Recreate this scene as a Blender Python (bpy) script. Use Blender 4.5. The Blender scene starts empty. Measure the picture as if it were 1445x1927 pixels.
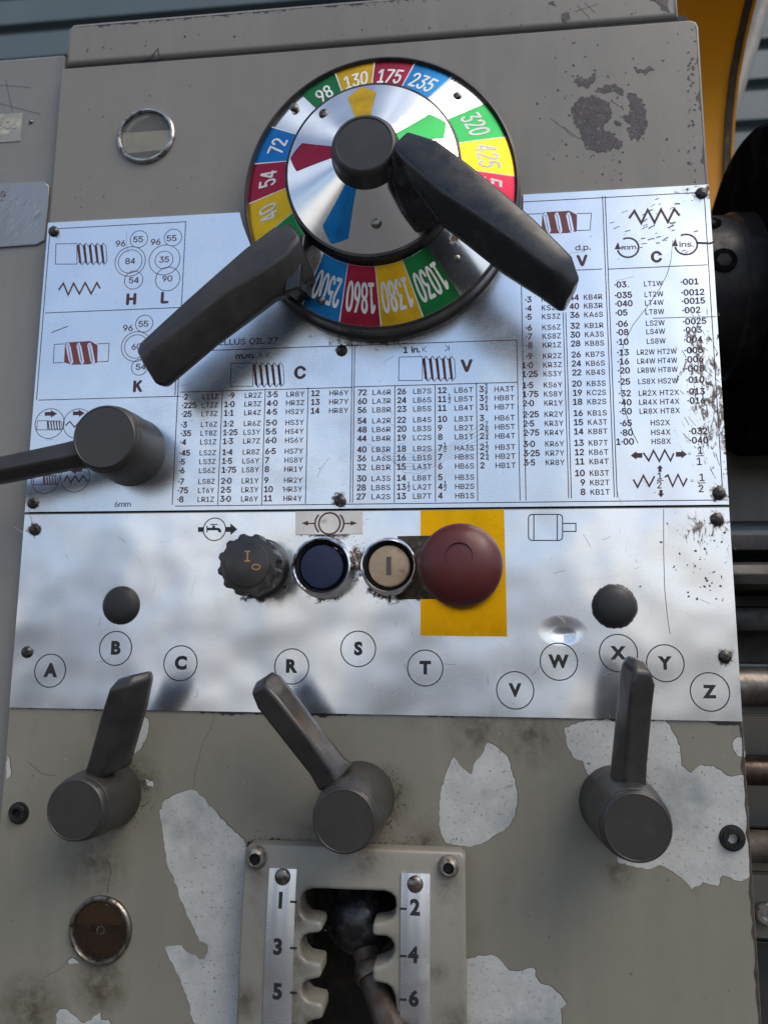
import bpy, bmesh, math, random
from mathutils import Vector, Matrix
R_ = random.Random(11)
PI = math.pi
scene = bpy.context.scene
COL = scene.collection

# ------------------------------------------------------------------ camera, sky, sun, exposure
PW, PH, FPX, DIST, ZC = 1445.0, 1927.0, 1450.0, 0.37, 1.05
AN = Vector((164, 228.6, 1453)).normalized()
AX = Vector((13060, -132, -1453)); AX -= AN * AX.dot(AN); AX.normalize()
AZ = AX.cross(AN)
CAM = Vector((0, -DIST, ZC))
cd = bpy.data.cameras.new('camera'); cam = bpy.data.objects.new('camera', cd); COL.objects.link(cam)
cd.sensor_fit = 'VERTICAL'; cd.sensor_height = 36.0; cd.lens = FPX / PH * 36.0
cd.clip_start = 0.01; cd.clip_end = 3000
cd.dof.use_dof = True; cd.dof.focus_distance = 0.36; cd.dof.aperture_fstop = 11
m = Matrix(((AX[0], -AX[1], -AX[2], CAM.x), (AN[0], -AN[1], -AN[2], CAM.y), (AZ[0], -AZ[1], -AZ[2], CAM.z), (0, 0, 0, 1)))
cam.matrix_world = m
scene.camera = cam

w = bpy.data.worlds.new('World'); scene.world = w; w.use_nodes = True
nt = w.node_tree; nt.nodes.clear()
out = nt.nodes.new('ShaderNodeOutputWorld'); bg = nt.nodes.new('ShaderNodeBackground'); bg.inputs['Strength'].default_value = 0.10
sky = nt.nodes.new('ShaderNodeTexSky'); sky.sky_type = 'NISHITA'; sky.sun_disc = False
sky.sun_elevation = math.radians(48); sky.sun_rotation = math.radians(130); sky.air_density = 1.0; sky.dust_density = 0.6; sky.ozone_density = 1.5
tc = nt.nodes.new('ShaderNodeTexCoord'); mp = nt.nodes.new('ShaderNodeMapping'); mp.inputs['Scale'].default_value = (1, 1, 2.2); mp.inputs['Location'].default_value = (0.35, 0.1, 0.2)
no = nt.nodes.new('ShaderNodeTexNoise'); no.inputs['Scale'].default_value = 2.3; no.inputs['Detail'].default_value = 7; no.inputs['Roughness'].default_value = 0.55
cr = nt.nodes.new('ShaderNodeMapRange'); cr.inputs['From Min'].default_value = 0.47; cr.inputs['From Max'].default_value = 0.66; cr.clamp = True
mx = nt.nodes.new('ShaderNodeMix'); mx.data_type = 'RGBA'; mx.inputs['B'].default_value = (7.6, 8.4, 9.8, 1)
nt.links.new(tc.outputs['Generated'], mp.inputs['Vector']); nt.links.new(mp.outputs[0], no.inputs['Vector'])
nt.links.new(no.outputs['Fac'], cr.inputs['Value']); nt.links.new(cr.outputs['Result'], mx.inputs['Factor'])
nt.links.new(sky.outputs[0], mx.inputs['A'])
# blue-grey and warm cloud patches, added near the horizon for the plates to reflect
mp2 = nt.nodes.new('ShaderNodeMapping'); mp2.inputs['Scale'].default_value = (1, 1, .55); mp2.inputs['Location'].default_value = (1.3, 0.4, 0.0)
no2 = nt.nodes.new('ShaderNodeTexNoise'); no2.inputs['Scale'].default_value = 5.0; no2.inputs['Detail'].default_value = 1.5; no2.inputs['Roughness'].default_value = 0.5
rmp = nt.nodes.new('ShaderNodeValToRGB'); el_ = rmp.color_ramp.elements
el_[0].position = .32; el_[0].color = (2.3, 2.8, 3.8, 1); el_[1].position = .70; el_[1].color = (9.0, 8.3, 7.2, 1); e2 = el_.new(.50); e2.color = (5.0, 5.3, 5.9, 1)
sx = nt.nodes.new('ShaderNodeSeparateXYZ'); mk = nt.nodes.new('ShaderNodeMapRange'); mk.clamp = True
mk.inputs['From Min'].default_value = .10; mk.inputs['From Max'].default_value = .22; mk.inputs['To Min'].default_value = .9; mk.inputs['To Max'].default_value = 0
mx2 = nt.nodes.new('ShaderNodeMix'); mx2.data_type = 'RGBA'
nt.links.new(tc.outputs['Generated'], mp2.inputs['Vector']); nt.links.new(mp2.outputs[0], no2.inputs['Vector']); nt.links.new(no2.outputs['Fac'], rmp.inputs['Fac'])
nt.links.new(tc.outputs['Generated'], sx.inputs[0]); nt.links.new(sx.outputs['Z'], mk.inputs['Value']); nt.links.new(mk.outputs['Result'], mx2.inputs['Factor'])
nt.links.new(mx.outputs['Result'], mx2.inputs['A']); nt.links.new(rmp.outputs['Color'], mx2.inputs['B']); nt.links.new(mx2.outputs['Result'], bg.inputs['Color']); nt.links.new(bg.outputs[0], out.inputs[0])

sd = bpy.data.lights.new('sun', 'SUN'); sd.energy = 1.5; sd.angle = math.radians(40); sd.color = (1, 0.88, 0.72)
so = bpy.data.objects.new('sun', sd); COL.objects.link(so)
az, el = math.radians(130), math.radians(48)
sv = Vector((math.sin(az) * math.cos(el), math.cos(az) * math.cos(el), math.sin(el)))
so.rotation_euler = (-sv).to_track_quat('-Z', 'Y').to_euler()
vs = scene.view_settings; vs.view_transform = 'Standard'; vs.look = 'None'; vs.gamma = 1; vs.use_curve_mapping = False; vs.exposure = 0.62
scene.cycles.max_bounces = 8

# ------------------------------------------------------------------ helpers
def at(px, py, h=0.0):
    """where the line of sight through a photo pixel meets the plane h metres in front of the panel (y = 0)"""
    d = Vector((px - PW / 2, py - PH / 2, FPX))
    wd = Vector((d.dot(AX), d.dot(AN), d.dot(AZ)))
    t = (DIST - h) / wd.y
    return Vector((wd.x * t, -h, ZC + wd.z * t))
def sc(px, py, h=0.0):
    return ((at(px + 1, py, h) - at(px, py, h)).length + (at(px, py + 1, h) - at(px, py, h)).length) / 2

def nlink(nt, a, b): nt.links.new(a, b)
class NB:
    """small node builder"""
    def __init__(s, name):
        s.m = bpy.data.materials.new(name); s.m.use_nodes = True; s.t = s.m.node_tree
        s.p = s.t.nodes['Principled BSDF']; s._tc = None
    def tc(s):
        if s._tc is None: s._tc = s.t.nodes.new('ShaderNodeTexCoord')
        return s._tc.outputs['Object']
    def put(s, sock, v):
        if isinstance(v, bpy.types.NodeSocket): s.t.links.new(v, sock)
        elif isinstance(v, (tuple, list)) and len(v) == 3 and sock.type == 'RGBA': sock.default_value = (*v, 1)
        else: sock.default_value = v
    def noise(s, scale, detail=4, rough=0.55, stretch=None, off=0, dist=0):
        n = s.t.nodes.new('ShaderNodeTexNoise'); n.inputs['Scale'].default_value = scale; n.inputs['Detail'].default_value = detail
        n.inputs['Roughness'].default_value = rough; n.inputs['Distortion'].default_value = dist
        mp = s.t.nodes.new('ShaderNodeMapping'); mp.inputs['Location'].default_value = (off, off * .7, off * 1.3)
        if stretch: mp.inputs['Scale'].default_value = stretch
        s.put(mp.inputs['Vector'], s.tc()); s.put(n.inputs['Vector'], mp.outputs[0]); return n.outputs['Fac']
    def rng(s, v, a, b, c=0.0, d=1.0, smooth=False):
        n = s.t.nodes.new('ShaderNodeMapRange'); n.clamp = True
        if smooth: n.interpolation_type = 'SMOOTHSTEP'
        s.put(n.inputs['Value'], v)
        for k, x in zip(('From Min', 'From Max', 'To Min', 'To Max'), (a, b, c, d)): n.inputs[k].default_value = x
        return n.outputs['Result']
    def math(s, op, a, b=0.0):
        n = s.t.nodes.new('ShaderNodeMath'); n.operation = op; s.put(n.inputs[0], a); s.put(n.inputs[1], b); return n.outputs[0]
    def mix(s, f, a, b):
        n = s.t.nodes.new('ShaderNodeMix'); n.data_type = 'RGBA'; s.put(n.inputs['Factor'], f); s.put(n.inputs['A'], a); s.put(n.inputs['B'], b); return n.outputs['Result']
    def spot(s, p, r0, r1, sx=1, sz=1):
        """1 inside r0, fading to 0 at r1 around the point p of the object"""
        mp = s.t.nodes.new('ShaderNodeMapping'); mp.inputs['Location'].default_value = (-p.x * sx, 0, -p.z * sz); mp.inputs['Scale'].default_value = (sx, 0, sz)
        s.put(mp.inputs['Vector'], s.tc())
        n = s.t.nodes.new('ShaderNodeVectorMath'); n.operation = 'LENGTH'; s.put(n.inputs[0], mp.outputs[0])
        return s.rng(n.outputs['Value'], r0, r1, 1, 0)
    def maxall(s, l):
        o = l[0]
        for x in l[1:]: o = s.math('MAXIMUM', o, x)
        return o
    def bump(s, h, strength, dist, prev=None):
        n = s.t.nodes.new('ShaderNodeBump'); n.inputs['Strength'].default_value = strength; n.inputs['Distance'].default_value = dist
        s.put(n.inputs['Height'], h)
        if prev is not None: s.put(n.inputs['Normal'], prev)
        return n.outputs[0]
    def set(s, **k):
        nm = {'base': 'Base Color', 'rough': 'Roughness', 'metal': 'Metallic', 'normal': 'Normal', 'aniso': 'Anisotropic', 'coat': 'Coat Weight', 'coatr': 'Coat Roughness', 'trans': 'Transmission Weight', 'ior': 'IOR', 'spec': 'Specular IOR Level', 'alpha': 'Alpha'}
        for a, v in k.items(): s.put(s.p.inputs[nm[a]], v)
        return s.m

def simple(name, col, rough, metal=0.0, var=0.15, vs_=60, bump=0.0, bs=900, dirt=None, dirt_amt=0.5, dscale=90, coat=0, rv=0.12):
    b = NB(name)
    n1 = b.noise(vs_, 5)
    c0 = tuple(x * (1 - var) for x in col); c1 = tuple(min(1, x * (1 + var)) for x in col)
    base = b.mix(b.rng(n1, .3, .7), c0, c1)
    if dirt:
        n3 = b.noise(dscale, 7, .65, off=3)
        base = b.mix(b.rng(n3, .62 - .25 * dirt_amt, .75 - .2 * dirt_amt), base, dirt)
    n2 = b.noise(vs_ * 2.3, 5, off=1.7)
    r = b.rng(n2, .3, .7, max(.03, rough - rv), min(1, rough + rv))
    b.set(base=base, rough=r, metal=metal, coat=coat)
    if bump: b.set(normal=b.bump(b.noise(bs, 3), bump, .0004))
    return b.m

class MB:
    def __init__(s): s.bm = bmesh.new()
    def poly(s, pts, mi=0):
        f = s.bm.faces.new([s.bm.verts.new(p) for p in pts]); f.material_index = mi; return f
    def prism(s, pts, h0, h1, mi=0, side=None, bevel=0.0, seg=2):
        """outline (world XZ) extruded from height h0 to h1 in front of the panel"""
        n = len(pts); a = [s.bm.verts.new((p[0], -h0, p[1])) for p in pts]; b = [s.bm.verts.new((p[0], -h1, p[1])) for p in pts]
        ft = s.bm.faces.new(b); fb = s.bm.faces.new(a[::-1]); fs = []
        for i in range(n): fs.append(s.bm.faces.new((a[i], a[(i + 1) % n], b[(i + 1) % n], b[i])))
        ft.material_index = fb.material_index = mi
        for f in fs: f.material_index = mi if side is None else side
        bmesh.ops.recalc_face_normals(s.bm, faces=[ft, fb] + fs)
        if bevel: bmesh.ops.bevel(s.bm, geom=list(ft.edges), offset=bevel, segments=seg, affect='EDGES', profile=.5)
    def sheet(s, pts, h, mi=0):
        f = s.bm.faces.new([s.bm.verts.new((p[0], -h, p[1])) for p in pts]); f.material_index = mi
        f.normal_update()
        if f.normal.y > 0: f.normal_flip()
    def box(s, x0, x1, y0, y1, z0, z1, mi=0, bevel=0.0, seg=2):
        g = bmesh.ops.create_cube(s.bm, size=1)['verts']
        for v in g: v.co = Vector((x0 + (v.co.x + .5) * (x1 - x0), y0 + (v.co.y + .5) * (y1 - y0), z0 + (v.co.z + .5) * (z1 - z0)))
        fs = list({f for v in g for f in v.link_faces})
        for f in fs: f.material_index = mi
        if bevel: bmesh.ops.bevel(s.bm, geom=list({e for f in fs for e in f.edges}), offset=bevel, segments=seg, affect='EDGES', profile=.5)
    def lathe(s, c, prof, seg=48, mi=0, ez=1.0, axis='Y', mis=None):
        """profile of (radius, height) turned about an axis; axis Y means standing off the panel at c=(x,z)"""
        rings = []
        for r, h in prof:
            if r < 1e-7:
                rings.append([s.bm.verts.new(s._ap(c, 0, 0, h, axis))]); continue
            rings.append([s.bm.verts.new(s._ap(c, r * math.cos(2 * PI * i / seg), r * ez * math.sin(2 * PI * i / seg), h, axis)) for i in range(seg)])
        for k in range(len(rings) - 1):
            a, b = rings[k], rings[k + 1]; q = mi if mis is None else mis[k]
            for i in range(seg):
                j = (i + 1) % seg
                if len(a) == 1 and len(b) == 1: continue
                if len(a) == 1: f = s.bm.faces.new((a[0], b[j], b[i]))
                elif len(b) == 1: f = s.bm.faces.new((a[i], a[j], b[0]))
                else: f = s.bm.faces.new((a[i], a[j], b[j], b[i]))
                f.material_index = q
    def _ap(s, c, u, v, h, axis):
        if axis == 'Y': return Vector((c[0] + u, -h, c[1] + v))
        return Vector((h, c[0] + u, c[1] + v))          # axis X: c=(y,z), h = x
    def loft(s, secs, mi=0):
        """secs: lists of points, same count; capped"""
        rs = [[s.bm.verts.new(p) for p in sec] for sec in secs]; n = len(rs[0]); fs = []
        for a, b in zip(rs, rs[1:]):
            for i in range(n): fs.append(s.bm.faces.new((a[i], a[(i + 1) % n], b[(i + 1) % n], b[i])))
        fs.append(s.bm.faces.new(rs[0][::-1])); fs.append(s.bm.faces.new(rs[-1]))
        for f in fs: f.material_index = mi
        bmesh.ops.recalc_face_normals(s.bm, faces=fs)
    def stroke(s, pts, wd, h, mi=0, closed=False):
        """flat line of width wd along (x,z) points"""
        P = [Vector((p[0], p[1])) for p in pts]; n = len(P); L = []
        for i in range(n):
            a = P[i - 1] if (i > 0 or closed) else P[i]; b = P[(i + 1) % n] if (i < n - 1 or closed) else P[i]
            pa = (P[i] - a); pb = (b - P[i])
            if pa.length < 1e-9: pa = pb
            if pb.length < 1e-9: pb = pa
            na = Vector((-pa.y, pa.x)).normalized(); nb_ = Vector((-pb.y, pb.x)).normalized()
            nn = (na + nb_); 
            if nn.length < .2: nn = na
            nn.normalize(); k = 1 / max(.45, nn.dot(na)); L.append(nn * k * wd / 2)
        vs_ = [(s.bm.verts.new((P[i].x + L[i].x, -h, P[i].y + L[i].y)), s.bm.verts.new((P[i].x - L[i].x, -h, P[i].y - L[i].y))) for i in range(n)]
        for i in range(n if closed else n - 1):
            a, b = vs_[i], vs_[(i + 1) % n]
            f = s.bm.faces.new((a[0], a[1], b[1], b[0])); f.material_index = mi; f.normal_update()
            if f.normal.y > 0: f.normal_flip()
    def circle(s, c, r, wd, h, mi=0, seg=56, a0=0, a1=360):
        pts = [(c[0] + r * math.cos(math.radians(a0 + (a1 - a0) * i / seg)), c[1] + r * math.sin(math.radians(a0 + (a1 - a0) * i / seg))) for i in range(seg + (0 if a1 - a0 == 360 else 1))]
        s.stroke(pts, wd, h, mi, a1 - a0 == 360)
    def tube(s, pts, rads, seg=20, mi=0):
        rings = []
        for i, p in enumerate(pts):
            a = pts[max(0, i - 1)]; b = pts[min(len(pts) - 1, i + 1)]; d = (b - a).normalized()
            u = d.cross(Vector((0, 0, 1))); 
            if u.length < .1: u = d.cross(Vector((1, 0, 0)))
            u.normalize(); v = d.cross(u)
            rings.append([p + (u * math.cos(2 * PI * k / seg) + v * math.sin(2 * PI * k / seg)) * rads[i] for k in range(seg)])
        s.loft(rings, mi)
    def build(s, name, mats, parent=None, label=None, smooth=True, ang=35, bevel=0, seg=2, kind=None, recalc=False):
        if recalc: bmesh.ops.recalc_face_normals(s.bm, faces=s.bm.faces)
        me = bpy.data.meshes.new(name); s.bm.to_mesh(me); s.bm.free()
        for mm in (mats if isinstance(mats, (list, tuple)) else [mats]): me.materials.append(mm)
        if smooth:
            me.shade_smooth(); me.set_sharp_from_angle(angle=math.radians(ang))
        o = bpy.data.objects.new(name, me); COL.objects.link(o)
        if parent: o.parent = parent
        if label: o['label'] = label
        if kind: o['kind'] = kind
        if name in ('headstock_housing', 'headstock_lid', 'gear_train_cover', 'plain_plate', 'lathe_bed', 'brake_sign'):
            wn = o.modifiers.new('normals', 'WEIGHTED_NORMAL'); wn.keep_sharp = True; wn.weight = 100
        if bevel:
            bv = o.modifiers.new('bevel', 'BEVEL'); bv.width = bevel; bv.segments = seg; bv.limit_method = 'ANGLE'; bv.angle_limit = math.radians(28)
            bv.harden_normals = False
        return o

def thing(name, loc, label, cat, group=None):
    o = bpy.data.objects.new(name, None); COL.objects.link(o); o.location = loc; o['label'] = label; o['category'] = cat
    if group: o['group'] = group
    return o
def XZ(px, py, h=0.0):
    p = at(px, py, h); return (p.x, p.z)
def PL(pts, h=0.0): return [XZ(x, y, h) for x, y in pts]
def jag(pts, amp, step, rnd=R_):
    o = []
    n = len(pts)
    for i in range(n):
        a = Vector(pts[i]); b = Vector(pts[(i + 1) % n]); d = b - a; k = max(1, int(d.length / step)); nn = Vector((-d.y, d.x)).normalized()
        for j in range(k):
            p = a + d * (j / k) + nn * rnd.uniform(-amp, amp) * (0.4 if j == 0 else 1); o.append((p.x, p.y))
    return o
def smooth_poly(pts, it=2):
    for _ in range(it):
        o = []
        for i in range(len(pts)):
            a = Vector(pts[i]); b = Vector(pts[(i + 1) % len(pts)]); o += [tuple(a * .75 + b * .25), tuple(a * .25 + b * .75)]
        pts = o
    return pts

try: SANS = bpy.data.fonts.load(bpy.utils.system_resource('DATAFILES') + '/fonts/Inter.woff2')   # Blender's own interface font
except Exception: SANS = None
GEO = False
# --- lettering: glyph outlines from the built-in font, laid out glyph by glyph
GL = {}
def glyph(c, bold):
    bold = bold if GEO or not SANS else 0.0
    k = (c, bold, GEO)
    if k in GL: return GL[k]
    if SANS and not GEO and c in 'K4':                       # drawn by hand: overlapping outlines in the font
        P = {'K': [[(0, 0), (.13, 0), (.13, 1), (0, 1)], [(.13, .36), (.70, 1), (.54, 1), (.13, .53)], [(.272, .52), (.58, 0), (.735, 0), (.37, .63)]],
             '4': [[(.42, 0), (.55, 0), (.55, 1), (.42, 1)], [(0, .335), (.135, .335), (.42, .80), (.42, 1)], [(0, .215), (.42, .215), (.42, .335), (0, .335)], [(.55, .215), (.67, .215), (.67, .335), (.55, .335)]]}[c]
        h_ = max(v[1] for v in glyph('H', 0.0)[0]); vs_ = [(x * h_, y * h_) for p in P for x, y in p]; fs = [tuple(range(i * 4, i * 4 + 4)) for i in range(len(P))]
        GL[k] = (vs_, fs, max(v[0] for v in vs_)); return GL[k]
    cu = bpy.data.curves.new('t', 'FONT'); cu.body = c; cu.size = 1; cu.resolution_u = 3; cu.offset = bold
    if SANS and not GEO: cu.font = SANS
    o = bpy.data.objects.new('t', cu); COL.objects.link(o); bpy.context.view_layer.update()
    me = o.to_mesh(); vs_ = [(v.co.x, v.co.y) for v in me.vertices]; fs = [tuple(p.vertices) for p in me.polygons]
    o.to_mesh_clear(); bpy.data.objects.remove(o); bpy.data.curves.remove(cu)
    if vs_:
        x0 = min(v[0] for v in vs_); x1 = max(v[0] for v in vs_); vs_ = [(v[0] - x0, v[1]) for v in vs_]
    else: x1 = x0 = 0
    GL[k] = (vs_, fs, x1 - x0); return GL[k]
def text(mb, s, mapf, cap, width=None, bold=0.0, mi=0, gap=0.13, align='L', condense=1.0):
    """mapf(tx, ty) -> world point; tx, ty in metres from the left end of the baseline"""
    CAPH = max(v[1] for v in glyph('H', 0.0)[0])
    k = cap / CAPH; x = 0; items = []
    for c in s:
        if c == ' ': x += cap * .42; continue
        g = glyph(c, bold)
        wd = g[2] * k * condense
        if c == '1' : wd = max(wd, cap * .34)
        items.append((g, x + (wd - g[2] * k * condense) / 2)); x += wd + gap * cap
    x -= gap * cap
    sx = 1.0 if width is None else width / x
    off = 0 if align == 'L' else (-x * sx / 2 if align == 'C' else -x * sx)
    if SANS and not GEO and bold > 0.004:
        w_ = bold * k * .62; sh = [(0, 0), (-w_, 0), (w_, 0), (0, w_ * .8), (0, -w_ * .8)] + ([(-w_ * .5, 0), (w_ * .5, 0)] if bold > .04 else [])
    else: sh = [(0, 0)]
    for q_, (sx_, sy_) in enumerate(sh):
      for g, gx in items:
        vv = [mb.bm.verts.new(mapf(off + (gx + v[0] * k * condense) * sx + sx_, v[1] * k + sy_) - Vector((0, q_ * 4e-6, 0))) for v in g[0]]
        for f in g[1]:
            try:
                q = mb.bm.faces.new([vv[i] for i in f]); q.material_index = mi
            except ValueError: pass
def flat(px, py, h):
    p = at(px, py, h)
    return lambda tx, ty: Vector((p.x + tx, -h, p.z + ty))
def ptext(mb, s, px, py, cap, h, x1=None, bold=0.0, mi=0, **k):
    """baseline-left at photo pixel, cap height in photo pixels, right end at pixel x1"""
    kk = sc(px, py, h); q = at(px, py, h)
    text(mb, s, flat(px, py, h), cap * kk, None if x1 is None else (x1 - px) * (at(px + 1, py, h) - q).length, bold, mi, **k)
def vtext(mb, s, u, v, cap, h, wd=None, bold=0.0, mi=0, **k):
    text(mb, s, lambda tx, ty: Vector((u + tx, -h, v + ty)), cap, wd, bold, mi, **k)

# ------------------------------------------------------------------ materials
def paint(name, col, dirt, stain=.5, spots=()):
    b = NB(name)
    n = b.noise(9, 5, .6); n2 = b.noise(45, 6, .62, off=2); nf = b.noise(420, 4, .6, off=5)
    base = b.mix(b.rng(n, .3, .7), tuple(x * .92 for x in col), tuple(x * 1.06 for x in col))
    base = b.mix(b.rng(nf, .35, .75, 0, .18), base, tuple(x * .7 for x in col))
    ms = b.rng(n2, .58, .8, 0, stain * .55)
    base = b.mix(ms, base, dirt)
    if spots:
        m_ = b.maxall([b.spot(at(x, y), r0, r1) for x, y, r0, r1 in spots])
        m_ = b.math('MULTIPLY', m_, b.rng(b.noise(160, 7, .7, off=8), .3, .62))
        base = b.mix(b.math('MULTIPLY', m_, .85), base, (.045, .028, .016))
    rub = b.noise(90, 5, .65, (1, 1, .12), off=14)
    base = b.mix(b.rng(rub, .52, .72, 0, .16), base, tuple(min(1, x * 1.35) for x in col))
    rough = b.math('ADD', b.rng(b.noise(30, 5, off=4), .3, .7, .34, .48), b.rng(rub, .4, .7, -.06, .08))
    bp = b.bump(b.noise(500, 3, .5), .07, .0004); bp = b.bump(b.noise(22, 2, .5, off=9), .14, .0012, bp)
    b.set(base=base, rough=rough, normal=bp)
    return b.m
M_head = paint('headstock_paint', (.205, .192, .167), (.11, .095, .07), .4)
M_gear = paint('gearbox_paint', (.208, .196, .156), (.085, .065, .042), .6,
               [(262, 1470, .002, .014), (720, 1500, .004, .017), (690, 1590, .004, .018), (600, 1590, .0, .02), (800, 1590, .0, .014), (1165, 1640, .0, .01), (180, 1620, .0, .022), (190, 1850, .006, .016), (60, 1900, .004, .02), (1000, 1380, .0, .02), (900, 1370, 0, .02), (200, 1350, 0, .012)])
M_cover = paint('cover_paint', (.20, .193, .18), (.09, .08, .06), .5)
M_gate = paint('gate_paint', (.222, .212, .178), (.06, .042, .024), 1.0, [(572, 1700, .002, .008), (568, 1790, .002, .009), (575, 1890, .003, .012), (740, 1750, .0, .006), (735, 1850, 0, .007), (500, 1632, 0, .007), (845, 1650, 0, .008), (690, 1600, 0, .014), (600, 1668, 0, .01), (480, 1600, 0, .008), (862, 1900, 0, .012), (480, 1850, 0, .01), (825, 1800, 0, .006), (565, 1850, 0, .01)])
M_primer = NB('bare_primer')
_n = M_primer.noise(60, 6, .65); _s = M_primer.noise(700, 3, .6, off=2); _b = M_primer.noise(24, 5, .6, off=6)
_c = M_primer.mix(M_primer.rng(_n, .3, .7), (.38, .38, .365), (.5, .5, .48)); _c = M_primer.mix(M_primer.rng(_s, .61, .70), _c, (.14, .13, .12)); _c = M_primer.mix(M_primer.rng(_b, .50, .66, 0, .85), _c, (.22, .25, .25))
_p = M_primer.noise(75, 8, .7, off=17); _c = M_primer.mix(M_primer.rng(_p, .66, .685), _c, (.19, .175, .135)); _q = M_primer.noise(130, 7, .7, off=23); _c = M_primer.mix(M_primer.rng(_q, .60, .74, 0, .35), _c, (.16, .13, .10))
M_primer = M_primer.set(base=_c, rough=M_primer.rng(_n, .3, .7, .4, .65), normal=M_primer.bump(M_primer.noise(300, 5, .6, off=8), .3, .0006))
M_chipedge = simple('chip_edge', (.11, .10, .085), .8)
M_bare = simple('bare_dark_iron', (.045, .04, .046), .5, .3, .3, 300, .5, 1500, dirt=(.15, .14, .135), dirt_amt=.25, dscale=420)
M_rustedge = simple('worn_brown_edge', (.07, .05, .04), .6, .3, .4, 200, .4, 700)
M_black = simple('black_plastic', (.012, .0125, .015), .27, 0, .3, 70, .03, 900, dirt=(.05, .045, .04), dirt_amt=.25, dscale=60)
M_blackm = simple('satin_black_plastic', (.027, .025, .0235), .34, 0, .3, 70, .1, 700, dirt=(.045, .04, .036), dirt_amt=.2, dscale=42, rv=.12)
M_cap = simple('grey_black_cap', (.031, .029, .0265), .40, 0, .12, 40, .05, 1200, dirt=(.05, .045, .04), dirt_amt=.15, dscale=70, rv=.08)
M_rubber = simple('rubber_black', (.014, .014, .015), .55, 0, .2)
M_grease = simple('black_grease', (.012, .011, .01), .35, 0, .5, 60, .6, 200, dirt=(.05, .035, .02), dirt_amt=.6)
M_ink = simple('maroon_ink', (.06, .018, .02), .5, 0, .2)
M_red = simple('maroon_fill', (.16, .035, .035), .5, 0, .2)
M_inkb = simple('black_ink', (.012, .012, .013), .5, 0, .2)
M_white = simple('white_ink', (.72, .72, .69), .45, 0, .1, 90, dirt=(.4, .37, .32), dirt_amt=.2, dscale=200)
M_screw = simple('dark_screw', (.09, .085, .08), .38, .85, .5, 500, .4, 1500, dirt=(.05, .03, .02), dirt_amt=.6, dscale=400)
M_rivet = simple('rivet_steel', (.22, .2, .18), .35, .9, .3, 300, .2, 900, dirt=(.06, .04, .03), dirt_amt=.5, dscale=350)
M_recess = simple('recess_black', (.008, .008, .008), .7)
M_steel = simple('worn_steel', (.45, .43, .41), .3, 1, .2, 200, .15, 900, dirt=(.12, .09, .06), dirt_amt=.45, dscale=200)
M_chrome = simple('chrome_ring', (.75, .75, .76), .12, 1, .1, 200, dirt=(.15, .1, .06), dirt_amt=.3, dscale=160, rv=.06)
M_rust = simple('rust_grime', (.06, .035, .02), .8, 0, .5, 400, .6, 900)

def plate_mat(name, base, rough, grime, wear=None, wave=.12, dents=(), an=.75):
    b = NB(name)
    br = b.noise(260, 4, .6, (1, 1, 26)); br2 = b.noise(900, 3, .6, (.35, 1, 9), 3)
    blot = b.noise(34, 6, .6, off=2); spk = b.noise(1000, 2, .6, off=7)
    c = b.mix(b.rng(br, .3, .7), tuple(x * .97 for x in base), base)
    c = b.mix(b.rng(blot, .6, .8, 0, .12), c, tuple(x * .72 for x in base))
    c = b.mix(b.rng(spk, .745, .79), c, (.12, .1, .09))
    met = 1.0; gm = None
    if grime:
        g = b.maxall([b.spot(at(x, y), r0, r1, sx, sz) for x, y, r0, r1, sx, sz in grime])
        nn = b.noise(230, 8, .72, off=12); n2 = b.noise(700, 5, .7, off=4)
        gsum = b.math('ADD', g, b.math('MULTIPLY', b.math('SUBTRACT', b.math('ADD', b.math('MULTIPLY', nn, .6), b.math('MULTIPLY', n2, .4)), .5), 2.6))
        gm = b.rng(gsum, .70, .95)
        c = b.mix(gm, c, b.mix(b.rng(n2, .4, .6), (.03, .018, .010), (.14, .085, .045)))
    if wear:
        g = b.maxall([b.spot(at(x, y), r0, r1, sx, sz) for x, y, r0, r1, sx, sz in wear])
        nn = b.noise(240, 8, .72, (1.5, 1, .55), off=21, dist=.6)
        wm = b.rng(b.math('ADD', b.math('MULTIPLY', g, .8), b.math('MULTIPLY', b.math('SUBTRACT', nn, .5), 3.6)), .70, .90)
        c = b.mix(wm, c, b.mix(b.rng(b.noise(500, 4, off=2), .4, .6), (.10, .08, .07), (.34, .31, .29)))
        gm = wm if gm is None else b.math('MAXIMUM', gm, wm)
    r = b.rng(br2, .3, .7, rough - .03, rough + .03)
    r = b.math('ADD', r, b.rng(blot, .5, .75, 0, .08))
    if gm is not None:
        r = b.math('ADD', r, b.math('MULTIPLY', gm, .45)); met = b.math('SUBTRACT', 1.0, b.math('MULTIPLY', gm, .9))
    bp = b.bump(b.noise(14, 2, .5, off=1), wave, .02)
    bp = b.bump(br, .012, .0004, bp)
    for x, y, r0, s in dents:
        bp = b.bump(b.math('MULTIPLY', b.math('MULTIPLY', b.rng(b.spot(at(x, y), 0, r0, .8, 1.25), 0, 1, 0, 1, True), b.rng(b.noise(110, 1, .5, off=31), .3, .7, .8, 1.15)), -1.0), s, .004, bp)
    b.set(base=c, rough=r, metal=met, normal=bp, aniso=an)
    tv = b.t.nodes.new('ShaderNodeCombineXYZ'); tv.inputs[2].default_value = 1.0; b.t.links.new(tv.outputs[0], b.p.inputs['Tangent'])
    return b.m
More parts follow.
